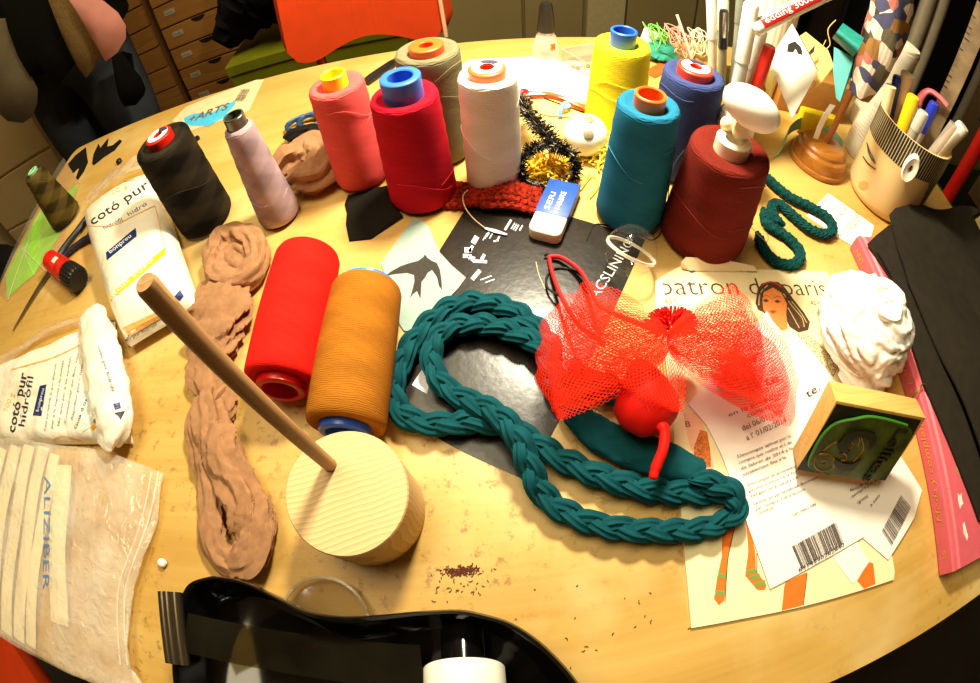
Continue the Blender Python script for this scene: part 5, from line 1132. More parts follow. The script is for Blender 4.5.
# big marker lying across the pens
ma = CAMP+Vector(ray(752, 30))*0.545; mb = CAMP+Vector(ray(842, -14))*0.60; mdv = (mb-ma); mL = mdv.length; mdv.normalize()
T = Thing('marker', 'white marker with red label resting across the pens', 'marker', ma)
mm = mdv.to_track_quat('Z', 'Y').to_matrix().to_4x4()
T.add('barrel', xform(lathe([(0, 0), (0.006, 0), (0.0088, 0.003), (0.009, mL), (0, mL)], 24), mm), plain('marker_white', (240, 234, 222), 0.35), local=True)
vdir = (CAMP-(ma+mb)/2).normalized(); vl = mm.to_3x3().inverted() @ vdir; va = math.atan2(vl.y, vl.x)
T.add('red_label', xform(grid(lambda u, v: Vector((0.0093*math.cos(va-0.55+1.1*v), 0.0093*math.sin(va-0.55+1.1*v), 0.012+u*(mL-0.014))), 8, 6), mm), plain('marker_red', (206, 38, 30), 0.4), local=True)
g = text_geo('edding 3000', width=(mL-0.024)*0.62, height=0.0095); 
ax_m = mm.to_3x3() @ Vector((0, 0, 1)); flip = -1
T.add('lettering', xform(([Vector((0.0097*math.cos(va+0.10+v.y/0.0095*flip), 0.0097*math.sin(va+0.10+v.y/0.0095*flip), 0.016+v.x)) for v in g[0]], g[1]), mm), WHITE(), local=True, smooth=False)
# cards and papers standing behind
def standing(name, label, cat, px, d, mat, extra=None, group=None):
    """flat card facing the viewer's side: four photo corners at given distances"""
    pts = [CAMP+Vector(ray(x, y))*dd for (x, y), dd in zip(px, d)]
    base = min(pts, key=lambda p: p.z); T = Thing(name, label, cat, base, group)
    T.add('card', thick((pts, [tuple(range(len(pts)))]), 0.0008), mat, smooth=False); return T
m_cream = plain('cream_card', (250, 244, 226), 0.7, var=0.03)
m_lined, t_, b_ = nodes('lined_paper'); tc_ = nd(t_, 'ShaderNodeTexCoord'); w_ = nd(t_, 'ShaderNodeTexWave', {'Vector': tc_.outputs['Object'], 'Scale': 42.0}, bands_direction='X')
t_.links.new(ramp(t_, w_.outputs[1], [(0.45, lin((250, 244, 228))), (0.8, lin((224, 206, 176)))]), b_.inputs['Base Color'])
single('lined_roll', tube([Vector((0.405, 0.560, 0.001)), Vector((0.410, 0.560, 0.10)), Vector((0.415, 0.562, 0.21))], 0.036, 32), m_lined, 'tall roll of lined white paper behind the pens', 'paper roll')
T = standing('photo_card', 'white card with a dark printed drawing behind the pens', 'card', [(792, 24), (818, 72), (792, 118), (768, 62)], [0.64, 0.62, 0.60, 0.62], m_cream)
cardp = [CAMP+Vector(ray(x, y))*0.6245 for x, y in ((786, 58), (788, 44), (795, 41), (801, 47), (803, 56), (799, 57), (795, 47), (791, 59))]
T.add('dark_print', thick((cardp, [tuple(range(len(cardp)))]), 0.0004), INK(), smooth=False)
T = standing('cardboard_tag', 'tan cardboard piece with a hole and black arrow', 'cardboard', [(806, 32), (828, 50), (834, 66), (814, 92), (818, 70), (800, 36)], [0.66, 0.655, 0.65, 0.645, 0.65, 0.66], plain('tan_cardboard', (226, 186, 110), 0.7))
ap = [CAMP+Vector(ray(x, y))*0.640 for x, y in ((809, 52), (815, 45), (814, 52), (810, 55))]
T.add('arrow_print', thick((ap, [(0, 1, 2, 3)]), 0.0003), INK(), smooth=False)
T = Thing('clear_case', 'clear plastic case with yellowed papers behind the white puff', 'case', Vector((0.345, 0.475, 0)))
T.add('case', box((0.352, 0.480, 0.045), (0.052, 0.028, 0.088), Matrix.Rotation(0.4, 3, 'Z'), 0.003), glass('case_plastic', (250, 248, 206), 0.08, 1.45, alpha=0.35))
T.add('papers', box((0.352, 0.480, 0.038), (0.040, 0.012, 0.070), Matrix.Rotation(0.4, 3, 'Z')), plain('yellowed_paper', (244, 234, 160), 0.7), smooth=False)
single('brown_box', box((0.490, 0.530, 0.032), (0.120, 0.050, 0.064), Matrix.Rotation(-0.15, 3, 'Z'), 0.002), plain('kraft_brown', (176, 124, 56), 0.7), 'low kraft brown box behind the turned wooden base', 'box')
single('yellow_block', box((0.462, 0.462, 0.020), (0.060, 0.016, 0.036), Matrix.Rotation(-0.2, 3, 'Z'), 0.003), plain('yellow_plastic', (246, 220, 30), 0.5), 'bright yellow block in front of the kraft box', 'block')
single('white_reel', lathe([(0, 0), (0.020, 0), (0.022, 0.003), (0.020, 0.088), (0.018, 0.092), (0.008, 0.092), (0.007, 0.084), (0, 0.084)], 36, (0.262, 0.366, 0)), thread_mat('thread_white_reel', (246, 238, 220), 0.05), 'small plain white reel squeezed behind the rust cone', 'thread reel', angle=60)
# white puff with two beads on the rust cone
mc = Vector((*tpos(732, 148, 0.107), 0.117))
puff_c = CAMP+Vector(ray(752, 107))*0.375
puff_c = G(752, 108, 0.150)
T = Thing('white_puff', 'oval white stuffed puff with two wooden beads on the rust cone', 'doll part', mc)
rotm = Matrix.Rotation(math.radians(-30), 3, 'Z') @ Matrix.Rotation(math.radians(18), 3, 'Y')
T.add('puff', grid(lambda u, v: puff_c+rotm @ Vector((0.0255*math.sin(math.pi*v)*math.cos(6.2832*u), 0.0185*math.sin(math.pi*v)*math.sin(6.2832*u), -0.0165*math.cos(math.pi*v)))*(1+0.03*nz(u*4, v*4)), 40, 24), plain('puff_white', (250, 242, 228), 0.7, sss=0.1), angle=0)
m_bead = plain('pale_bead', (240, 218, 178), 0.4)
for (x, y, r) in ((727.5, 124, 0.0062), (740.5, 131, 0.0074)):
    b0_ = G(x, y, 0.117+r*0.8)
    T.add('bead', grid(lambda u, v: b0_+Vector((math.sin(math.pi*v)*math.cos(6.2832*u), math.sin(math.pi*v)*math.sin(6.2832*u), -1.15*math.cos(math.pi*v)))*r, 24, 16), m_bead, angle=0)
# ------------------------------------------------------------------ turned base with patchwork bird
wb0 = Vector((0.430, 0.402, 0)); s = 0.042
T = Thing('display_stand', 'turned brown wooden base with a thin dowel', 'stand', wb0)
T.add('base', lathe([(0, 0), (s*0.97, 0), (s, 0.003), (s*0.98, 0.007), (s*0.93, 0.008), (s*0.92, 0.014), (s*0.84, 0.022), (s*0.74, 0.025), (s*0.72, 0.029), (s*0.66, 0.032), (s*0.60, 0.033), (s*0.2, 0.034), (0, 0.034)], 56), wood('turned_brown', (176, 112, 40), (120, 70, 20), ring=30.0, axis='X', rough=0.3), local=True, angle=25)
T.add('dowel', tube([V(0.002, 0, 0.030), V(0.006, 0.002, 0.07), V(0.012, 0.004, 0.113)], 0.0042, 14), wood('dowel_brown', (156, 88, 34), (110, 58, 20), ring=40, axis='Z'), local=True)
T = Thing('patchwork_bird', 'hanging patchwork bird of sewn ties with a teal leather fin', 'soft toy', wb0+Vector((0.010, 0.003, 0.12)))
def bird(u, v):
    c0_ = Vector((0.452, 0.402, 0.112)); c1_ = Vector((0.452, 0.408, 0.285)); p = c0_.lerp(c1_, v); a = 6.2832*u
    r = 0.006+0.022*math.sin(math.pi*min(1, 0.12+v*0.62))**0.9; r *= 1+0.06*math.sin(5*a+v*9)
    return p+Vector((0.008*math.sin(v*3)+r*math.cos(a)*0.85, r*math.sin(a), 0))
m_patch, t_, b_ = nodes('patchwork_ties'); tc_ = nd(t_, 'ShaderNodeTexCoord'); v_ = nd(t_, 'ShaderNodeTexVoronoi', {'Vector': tc_.outputs['Object'], 'Scale': 60.0})
n_ = nd(t_, 'ShaderNodeTexWave', {'Vector': tc_.outputs['Object'], 'Scale': 90.0, 'Distortion': 4.0})
sp_ = nd(t_, 'ShaderNodeSeparateColor', {0: v_.outputs['Color']})
pal = ramp(t_, sp_.outputs[0], [(0.0, lin((92, 84, 60))), (0.2, lin((236, 216, 196))), (0.4, lin((190, 110, 96))), (0.55, lin((64, 66, 100))), (0.75, lin((150, 104, 44))), (0.9, lin((50, 44, 36)))])
for e in t_.nodes:
    if e.type == 'VALTORGB': e.color_ramp.interpolation = 'CONSTANT'
t_.links.new(mixc(t_, mth(t_, 'MULTIPLY', n_.outputs[1], 0.35), pal, lin((60, 50, 36))), b_.inputs['Base Color']); b_.inputs['Roughness'].default_value = 0.8
T.add('body', grid(bird, 36, 40), m_patch, angle=0)
m_tl = plain('teal_leather', (30, 128, 118), 0.45, var=0.15, scale=200, bmp=0.2); m_tl2 = plain('light_teal_leather', (86, 170, 166), 0.5)
def fan(px, ds): return [CAMP+Vector(ray(x, y))*d for (x, y), d in zip(px, ds)]
f1 = fan([(832, 38), (843, 23), (864, 38), (853, 57)], [0.565, 0.555, 0.552, 0.560]); mid = fan([(847, 40)], [0.535])[0]
T.add('fin_roll', thick(grid(lambda u, v: f1[0].lerp(f1[1], u).lerp(f1[3].lerp(f1[2], u), v)+(mid-(f1[0]+f1[2])/2)*math.sin(math.pi*u)*1.0, 12, 6), 0.0012), m_tl)
f2 = fan([(834, 47), (854, 58), (850, 78), (840, 102), (836, 98), (833, 70)], [0.560, 0.556, 0.556, 0.552, 0.552, 0.556])
T.add('fin_tip', thick((f2, [(0, 1, 2, 3, 4, 5)]), 0.0012), m_tl2, smooth=False)
T.add('thread_fringe', tube(spline(fan([(836, 20), (828, 30), (830, 45), (822, 50), (826, 40)], [0.57]*5), 6), 0.0006, 5), plain('straw_thread', (214, 184, 100), 0.7))
T = Thing('green_ribbon', 'pale sage green ribbon wrapped behind the turned wooden base', 'ribbon', wb0+Vector((0, 0, 0.0005)))
rb = spline([G(778, 151, .004), G(786, 140, .018), wb0+Vector((-0.030, 0.040, 0.026)), wb0+Vector((0.010, 0.062, 0.026)), wb0+Vector((0.048, 0.046, 0.024)), wb0+Vector((0.056, 0.020, 0.022))], 8)
T.add('band', thick(grid(lambda u, v: rb[min(len(rb)-1, int(u*(len(rb)-1)+0.5))]+Vector((-0.012*(1-u)*v, -0.010*(1-u)*v, max(-0.018*v, 0.001-rb[min(len(rb)-1, int(u*(len(rb)-1)+0.5))].z))), 40, 4), 0.0006), plain('sage_ribbon', (140, 186, 156), 0.6))
T = Thing('paper_curl', 'curled strip of white paper leaning on the brown dowel', 'paper', wb0+Vector((-0.012, -0.002, 0.036)))
cr = spline([G(813, 138, .037), G(817, 127, .055), G(824, 113, .078), G(831, 102, .095)], 8)
T.add('strip', thick(grid(lambda u, v: cr[min(len(cr)-1, int(u*(len(cr)-1)+0.5))]+Vector((0.007*v, -0.002*v, 0.003*math.sin(u*5))), 24, 3), 0.0005), WHITE())
# white cord cones
m_cord = thread_mat('white_cord', (240, 230, 206), 0.06, pitch=0.0034, bandz=0.05, fuzz=0.1)
single('cord_cone', lathe([(0, 0), (0.030, 0), (0.0335, 0.004), (0.034, 0.030), (0.030, 0.050), (0.024, 0.075), (0.020, 0.086), (0.008, 0.086), (0.007, 0.070), (0, 0.070)], 40, (0.540, 0.425, 0)), m_cord, 'stout cone of white cotton cord behind the striped pot', 'cord cone', angle=50)
single('cord_cone', lathe([(0, 0), (0.036, 0), (0.038, 0.004), (0.030, 0.075), (0.024, 0.105), (0.026, 0.112), (0.034, 0.160), (0.031, 0.168), (0.016, 0.166), (0.012, 0.150), (0, 0.150)], 44, (0.612, 0.500, 0)), m_cord, 'tall waisted cone of white cord with an open top', 'cord cone', angle=50)
# ------------------------------------------------------------------ face pot
fp = Vector((0.5105, 0.3437, 0)); FR = 0.0540; FH = 0.121
T = Thing('face_pot', 'cream face pot with striped black hair and white button ear', 'pen pot', fp)
T.add('pot', lathe([(0, 0), (FR-0.008, 0), (FR-0.003, 0.004), (FR, 0.014), (FR, FH), (FR-0.003, FH), (FR-0.004, 0.008), (0, 0.008)], 56), plain('cream_ceramic', (240, 206, 146), 0.35, var=0.05, scale=20), local=True)
m_st, t_, b_ = nodes('striped_hair'); tc_ = nd(t_, 'ShaderNodeTexCoord'); sp_ = nd(t_, 'ShaderNodeSeparateXYZ', {0: tc_.outputs['Object']})
th_ = mth(t_, 'ARCTAN2', sp_.outputs[1], sp_.outputs[0]); sn_ = mth(t_, 'SINE', mth(t_, 'MULTIPLY', th_, 92.0))
t_.links.new(ramp(t_, sn_, [(0.45, lin((20, 18, 14))), (0.80, lin((206, 190, 150)))]), b_.inputs['Base Color']); b_.inputs['Roughness'].default_value = 0.4
def hairf(u, v):
    a = math.radians(-225)+math.radians(330)*u; low = 0.082 if u < 0.405 else 0.082-0.060*min(1, (u-0.405)/0.04); low -= 0.012*math.sin(math.pi*min(1, u/0.72))*0
    return Vector(((FR+0.0006)*math.cos(a), (FR+0.0006)*math.sin(a), low+(FH+0.0004-low)*v))
T.add('striped_hair', grid(hairf, 90, 8), m_st, local=True, angle=0)
def facepx(pts, lift=0.0012):
    out = []
    for x, y in pts:
        v = Vector(ray(x, y)); o = CAMP-fp; a = v.x**2+v.y**2; b = 2*(o.x*v.x+o.y*v.y); c_ = o.x**2+o.y**2-(FR+lift)**2; disc = b*b-4*a*c_
        t = (-b-math.sqrt(max(0, disc)))/(2*a); p = o+v*t; out.append(p)
    return out
cfp = lambda p: zc((820, 90), 6.1, p)
m_ln = plain('face_ink', (26, 22, 20), 0.4)
T.add('eye', tube(facepx(cfp([(285, 320), (300, 375), (320, 420), (338, 452)])), [0.0006, 0.0019, 0.0019, 0.0005], 6), m_ln, local=True)
T.add('eye_line', tube(facepx(cfp([(262, 405), (285, 440), (310, 465), (338, 484)])), 0.0008, 6), m_ln, local=True)
T.add('cheek', (facepx([(820+(263+30*math.cos(i*0.524))/6.1, 90+(580+26*math.sin(i*0.524))/6.1) for i in range(12)], 0.0008), [tuple(range(12))]), plain('blush', (226, 160, 90), 0.5), local=True, smooth=False)
earc = facepx(cfp([(552, 480)]), 0.006)[0]; en = Vector((earc.x, earc.y, 0)).normalized(); em = Matrix.Translation(earc) @ en.to_track_quat('Z', 'Y').to_matrix().to_4x4() @ Matrix.Diagonal((0.95, 2.0, 1, 1))
T.add('ear', xform(lathe([(0.0025, -0.006), (0.0095, -0.006), (0.0098, 0.002), (0.0085, 0.0040), (0.006, 0.0030), (0.0030, 0.0022), (0.0025, -0.006)], 28), em), plain('ear_white', (246, 238, 222), 0.4), local=True)
def fpen(*a, **k): return pen(*a, pot='face', **k)
fpot = lambda a, q, z=0.016: inpot(a, q, z, fp, FR)
fpen('dark blue ballpoint standing in the face pot', fpot(-0.7, 0.3), (898, 76), 0.008, 0.0058, (44, 62, 170), 0.12, (40, 60, 180))
fpen('cream tube pen standing at the back of the face pot', fpot(-0.95, -0.5), (891, 86), -0.014, 0.0070, (236, 216, 170))
fpen('printed paper tube in the face pot', fpot(-0.6, 0.75), (908, 74), 0.010, 0.0090, (222, 190, 160), name='paper_tube', cat='tube')
fpen('yellow and black craft knife in the face pot', fpot(-0.3, -0.1), (914, 96), -0.004, 0.0080, (40, 34, 20), 0.45, (246, 206, 30), name='craft_knife', cat='knife')
fpen('silver clicker pen in the face pot', fpot(-0.05, -0.7), (924, 112), -0.024, 0.0068, (176, 168, 150), 0.2, (200, 196, 180), True)
fpen('blue capped pen in the face pot', fpot(0.2, 0.1), (935, 103), 0.002, 0.0062, (200, 190, 170), 0.3, (40, 56, 190))
fpen('clear pen in front of the ruler in the face pot', fpot(0.55, -0.75), (954, 124), -0.022, 0.0060, (230, 220, 206), glassy=True)
fpen('white fineliner slanting far out of the face pot', fpot(0.35, -0.2), (964, 126), 0.004, 0.0088, (244, 238, 226), 0.32, (240, 232, 218), True, name='fineliner')
hs = fan([(922, 94), (930, 90), (945, 99), (940, 108), (930, 103)], [0.60]*5)
T = Thing('pink_scissors', 'pink plastic scissor handle rising from the face pot', 'scissors', fpot(0.0, 0.75, 0.02)); hl = spline(fan([(917, 112), (921, 97), (929, 91), (939, 97), (947, 106)], [0.66]*5), 6)
T.add('handle', tube(hl, 0.0052, 10, flat=0.7, transport=False), plain('pink_plastic', (250, 120, 130), 0.4))
T.add('blade', tube([hl[0], hl[0].lerp(fpot(0.0, 0.75, 0.02), 0.5), fpot(0.0, 0.75, 0.02)], [0.005, 0.004, 0.001], 8, flat=0.4, transport=False), m_steel)
rl = Vector(fpot(0.55, 0.95)); rh = CAMP+Vector(ray(985, 6))*0.66; rd = (rh-rl).normalized(); rs = rd.cross((CAMP-rl).normalized()).normalized()
T = Thing('ruler', 'worn grey steel ruler standing in the face pot', 'ruler', rl)
T.add('blade', thick(([rl-rs*0.011, rl+rs*0.011, rh+rs*0.011, rh-rs*0.011], [(0, 1, 2, 3)]), 0.001), plain('worn_ruler', (150, 128, 96), 0.5, metal=0.2, var=0.3, scale=50), smooth=False)
for k in range(26):
    p = rl.lerp(rh, 0.25+k*0.028); T.add('tick_mark', thick(([p-rs*0.011, p-rs*(0.006 if k % 5 else 0.003), p-rs*(0.006 if k % 5 else 0.003)+rd*0.0006, p-rs*0.011+rd*0.0006], [(0, 1, 2, 3)]), 0.0014), INK(), smooth=False)

# ------------------------------------------------------------------ background furniture
m_drw = wood('drawer_wood', (196, 136, 66), (150, 96, 40), ring=6.0, axis='X', contrast=0.5); m_carc = wood('carcass_wood', (132, 88, 44), (92, 58, 26), ring=6.0, axis='Z')
m_dark = plain('notch_shade', (30, 20, 12), 0.8); m_lab = plain('drawer_label', (206, 194, 168), 0.7)  # first tone is the shade inside the finger cuts, painted as a dark plate
def drawer_cabinet(label, x0, x1, y, z0, z1, offs, labels):
    T = Thing('drawer_cabinet', label, 'cabinet', ((x0+x1)/2, y+0.2, -TZ))
    T.add('carcass', box(((x0+x1)/2, y+0.235, (z0+z1)/2), (x1-x0, 0.44, z1-z0)), m_carc, smooth=False)
    k = 0; z = z1-0.015
    while z-0.1 > z0:
        zc_ = z-0.05; d = T.add('drawer', box(((x0+x1)/2, y+0.004, zc_), (x1-x0-0.022, 0.020, 0.093), None, 0.002), m_drw, smooth=False)
        n_ = 14; xc = (x0+x1)/2+0.0; arc = [Vector((xc+0.030*math.cos(math.pi+math.pi*i/n_), y-0.0068, zc_+0.0463+0.020*math.sin(math.pi+math.pi*i/n_))) for i in range(n_+1)]
        T.add('finger_notch_shade', ([p for p in arc]+[p+Vector((0, 0.002, 0)) for p in arc], [tuple(range(n_+1)), tuple(range(n_+1, 2*n_+2))]+[(i, i+1, n_+2+i, n_+1+i) for i in range(n_)]), m_dark, parent=d, smooth=False)
        if labels:
            T.add('label_card', box((x0+0.075, y-0.0075, zc_+0.010), (0.046, 0.002, 0.022)), m_lab, parent=d, smooth=False)
            T.add('label_print', text_on(('Telas', 'Hilos', 'Fieltro', 'Botones', 'Cintas', 'Lanas')[k % 6], V(x0+0.058, y-0.0087, zc_+0.006), V(x0+0.088, y-0.0087, zc_+0.006), V(0, 0, 1), 0.008), INK(), parent=d, smooth=False)
        z -= 0.1; k += 1
    return T
drawer_cabinet('brown wooden chest of labelled shallow drawers behind the person', -1.055, -0.705, 1.70, -TZ, 0.325, 0, True)
drawer_cabinet('brown wooden chest of plain drawers directly behind the pink flap', -1.425, -1.075, 1.70, -TZ, 0.365, 0, False)
# olive storage cabinet in the middle
T = Thing('storage_cabinet', 'olive beige cupboard with flat doors at the back of the room', 'cupboard', (0.45, 1.8, -TZ))
T.add('carcass', box((0.42, 1.86, -0.17), (1.50, 0.40, 1.14)), plain('cupboard_side', (150, 132, 84), 0.6, var=0.05, scale=5), smooth=False)
m_door = plain('cupboard_door', (158, 138, 88), 0.6, var=0.06, scale=4)
for x0, x1 in ((-0.32, 0.235), (0.24, 0.445), (0.60, 0.87), (0.875, 1.16)):
    d = T.add('door', box(((x0+x1)/2, 1.65, -0.17), (x1-x0-0.006, 0.018, 1.10), None, 0.002), m_door, smooth=False)
    T.add('handle', rod(V(x1-0.03, 1.636, -0.05), V(x1-0.03, 1.636, 0.06), 0.005), m_steel, parent=d)
T.add('light_panel', box((0.525, 1.645, -0.17), (0.135, 0.022, 1.10), None, 0.002), plain('cupboard_light', (196, 178, 126), 0.6), smooth=False)
# green boxes with a dark garment on top
m_lime = plain('lime_box', (142, 146, 22), 0.55, var=0.08, scale=12)
for i, (lab, x0, x1, z0, z1) in enumerate((('long lime green lidded box below the black garment', -0.66, -0.12, -0.34, -0.19), ('lime green box carrying another green box', -0.66, -0.12, -0.50, -0.345), ('lowest lime green box of the stack on the floor', -0.66, -0.12, -TZ, -0.505))):
    T = Thing('storage_box', lab, 'box', ((x0+x1)/2, 1.45, z0), 'stacked lime green boxes')
    T.add('box_body', box(((x0+x1)/2, 1.46, (z0+z1)/2-0.015), (x1-x0-0.01, 0.30, z1-z0-0.03), None, 0.003), m_lime, smooth=False)
    T.add('lid', box(((x0+x1)/2, 1.46, z1-0.02), (x1-x0, 0.31, 0.038), None, 0.004), m_lime, smooth=False)
gp = [V(-0.66, 1.42, -0.188), V(-0.55, 1.46, -0.15), V(-0.42, 1.45, -0.10), V(-0.30, 1.46, -0.15)]
single('dark_garment', folded(gp, [0.07, 0.15, 0.16, 0.08], 81, flat=0.8, depth=0.12, folds=5, lump=0.3), fabric('black_garment', (16, 14, 12), 300, 0.95), 'crumpled black garment lying on the lime green boxes', 'garment')
# orange chairs
m_orange = fabric('orange_upholstery', (224, 70, 22), 700, 0.9, 0.1, 0.15, big=30); m_tube = plain('chair_tube', (150, 140, 120), 0.3, metal=0.8)
def chair(label, loc, rz):
    T = Thing('upholstered_chair', label, 'chair', loc, 'orange upholstered chairs', rot=(0, 0, rz))
    def back(u, v):
        x = (u-0.5)*0.335; e_ = max(0, abs(2*u-1)-0.62)/0.38; b = 0.030*math.cos((u-0.5)*math.pi*1.0)**2+0.05*(1-math.sqrt(max(0, 1-e_*e_))); z = 0.66+b+(0.94-0.66-b)*v
        wsc = 1-0.10*v; return Vector((x*wsc, 0.20+0.05*(x/0.18)**2*-1.0, z))
    g = grid(back, 28, 18); T.add('backrest', thick(g, 0.045), m_orange, local=True, angle=60)
    T.add('piping', tube([V(0.150, 0.110, 0.680), V(0.146, 0.110, 0.80), V(0.142, 0.112, 0.93)], 0.004, 8), plain('chair_piping', (246, 190, 140), 0.6), local=True)
    T.add('seat', box((0, 0, 0.46), (0.42, 0.42, 0.06), None, 0.022), m_orange, local=True)
    for s in (-1, 1): T.add('back_post', tube(spline([V(s*0.12, 0.17, 0.43), V(s*0.12, 0.225, 0.50), V(s*0.12, 0.215, 0.70)], 6), 0.011, 10), m_tube, local=True)
    for sx_ in (-1, 1):
        for sy in (-1, 1): T.add('leg', rod(V(sx_*0.19, sy*0.19, 0), V(sx_*0.17, sy*0.17, 0.435), 0.011), m_tube, local=True)
    return T
chair('orange upholstered chair tucked under the far side of the table', (-0.165, 0.775, -TZ), 0.0)
chair('orange upholstered chair at the near left corner of the table', (-1.02, -0.36, -TZ), math.radians(150))
# beige drawer unit and bag at the left
T = Thing('beige_cabinet', 'pale beige drawer unit behind the left end of the table', 'cabinet', (-1.85, 1.25, -TZ))
m_bg = plain('beige_front', (220, 194, 140), 0.6, var=0.05, scale=6)
T.add('carcass', box((-1.75, 1.52, -0.20), (0.62, 0.40, 1.08)), m_bg, smooth=False)
for k in range(4): T.add('drawer', box((-1.75, 1.312, 0.20-0.26*k), (0.59, 0.02, 0.245), None, 0.003), m_bg, smooth=False)
bgp = [V(-1.02, 0.50, -0.27), V(-1.03, 0.50, -0.16), V(-1.04, 0.48, -0.04), V(-1.06, 0.44, -0.01)]
T = Thing('black_bag', 'black bag on a stool at the left end of the table', 'bag', (-1.05, 0.48, -0.30))
T.add('bag', tube(spline(bgp, 6), [0.13+0.02*math.sin(i) for i in range(16)]+[0.12, 0.10, 0.05], 24, rfun=lambda i, a: 1+0.08*math.sin(5*a+i)), fabric('black_bag_cloth', (18, 16, 14), 500, 0.8))
T.add('strap', tube(spline([V(-1.00, 0.44, 0.0), V(-0.94, 0.44, -0.02), V(-0.90, 0.46, -0.05)], 6), 0.008, 8), fabric('black_bag_cloth', (18, 16, 14), 500, 0.8))
T = Thing('stool', 'plain wooden stool carrying the black bag', 'stool', (-1.05, 0.48, -TZ))
T.add('seat', lathe([(0, -0.33), (0.15, -0.33), (0.155, -0.325), (0.155, -0.305), (0, -0.30)], 32, (-1.05, 0.48, 0)), m_drw)
for a in range(4): T.add('leg', rod(V(-1.05+0.13*math.cos(a*1.571+0.785), 0.48+0.13*math.sin(a*1.571+0.785), -TZ), V(-1.05+0.10*math.cos(a*1.571+0.785), 0.48+0.10*math.sin(a*1.571+0.785), -0.325), 0.013), m_drw)
# ------------------------------------------------------------------ right background
m_coat = fabric('dark_plaid', (34, 24, 14), 60, 0.95, 0.4, 0.2, big=10)
def drape(label, x0, x1, y, z0, z1, mat, seed, name='hanging_cloth'):
    return single(name, thick(grid(lambda u, v: Vector((x0+(x1-x0)*u, y+0.03*math.sin(u*14+seed)+0.02*nz(u*5, v*3, seed), z0+(z1-z0)*v)), 40, 20), 0.01), mat, label, 'cloth')
T = Thing('clothes_rail', 'steel clothes rail with tall tubes behind the table corner', 'clothes rail', (1.05, 0.80, -TZ))
for x, y in ((0.79, 0.665), (0.835, 0.655), (0.872, 0.650), (1.45, 0.85)): T.add('tube', rod(V(x, y, -TZ), V(x, y, 0.62), 0.011 if x < 0.8 else 0.016), plain('rail_steel', (186, 176, 152), 0.3, metal=0.35))
T.add('crossbar', rod(V(0.76, 0.665, 0.60), V(1.50, 0.87, 0.60), 0.012), plain('rail_steel', (186, 176, 152), 0.3, metal=0.35))
drape('black coat cloth hanging from the clothes rail', 0.90, 1.60, 0.92, -0.70, 0.58, fabric('black_coat', (12, 10, 8), 300, 0.95), 1)
drape('dark brown checked cloth hanging behind the pens', 0.66, 0.98, 1.05, -0.70, 0.50, m_coat, 4)
T = Thing('red_post', 'red painted post standing right of the table', 'post', (0.765, 0.385, -TZ))
T.add('shaft', rod(V(0.765, 0.385, -TZ), V(0.785, 0.40, 0.12), 0.013), plain('red_paint', (190, 20, 14), 0.4))
T.add('top_knob', lathe([(0, 0.12), (0.022, 0.12), (0.020, 0.14), (0, 0.148)], 20, (0.785, 0.40, 0)), plain('dark_knob', (40, 36, 32), 0.3, metal=0.5))
T = Thing('plastic_crate', 'dark green mesh crate right of the red post', 'crate', (1.0, 0.36, -TZ))
m_gc = plain('dark_green_plastic', (22, 52, 24), 0.5)
for z in range(7): T.add('rail', box((1.00, 0.245, -0.52+z*0.075), (0.36, 0.012, 0.016)), m_gc, smooth=False)
for z in range(7): T.add('rail', box((0.82, 0.40, -0.52+z*0.075), (0.012, 0.32, 0.016)), m_gc, smooth=False)
for k in range(7): T.add('slat', box((0.84+k*0.053, 0.245, -0.32), (0.012, 0.010, 0.44)), m_gc, smooth=False)
for k in range(7): T.add('slat', box((0.82, 0.255+k*0.049, -0.32), (0.010, 0.012, 0.44)), m_gc, smooth=False)
T.add('back_panel', box((1.00, 0.56, -0.32), (0.36, 0.01, 0.46)), m_gc, smooth=False)
T.add('base', box((1.00, 0.40, -0.64), (0.36, 0.32, 0.20)), m_gc, smooth=False)
single('cream_board', box((0.796, 0.300, -0.30), (0.014, 0.20, 0.66), Matrix.Rotation(0.25, 3, 'X'), 0.002), plain('cream_board', (206, 186, 132), 0.6), 'cream board leaning on the green crate', 'board')

# ------------------------------------------------------------------ person standing behind the left end of the table
def skin(name, verts, edges, radii, mat, parent, loc, sub=2, root=0):
    me = bpy.data.meshes.new(name); me.from_pydata([tuple(Vector(v)-Vector(loc)) for v in verts], edges, [])
    o = bpy.data.objects.new(name, me); COL.objects.link(o)
    md = o.modifiers.new('skin', 'SKIN'); md.use_smooth_shade = True
    sv = me.skin_vertices[0].data if me.skin_vertices else None
    if sv is None:
        bm = bmesh.new(); bm.from_mesh(me); bm.verts.layers.skin.verify(); bm.to_mesh(me); bm.free(); sv = me.skin_vertices[0].data
    for i, r in enumerate(radii): sv[i].radius = (r if hasattr(r, '__len__') else (r, r)); sv[i].use_root = (i == root)
    s_ = o.modifiers.new('sub', 'SUBSURF'); s_.levels = sub; s_.render_levels = sub
    dg = bpy.context.evaluated_depsgraph_get(); ev = o.evaluated_get(dg); m2 = bpy.data.meshes.new_from_object(ev); o.modifiers.clear(); o.data = m2
    m2.shade_smooth(); m2.materials.clear(); m2.materials.append(mat); o.parent = parent; return o
PX, PY, F0 = -1.00, 1.13, -TZ
T = Thing('person', 'person in jeans, grey coat and scarves standing behind the table', 'person', (PX, PY, F0))
P = lambda x, y, z: Vector((PX+x, PY+y, F0+z))
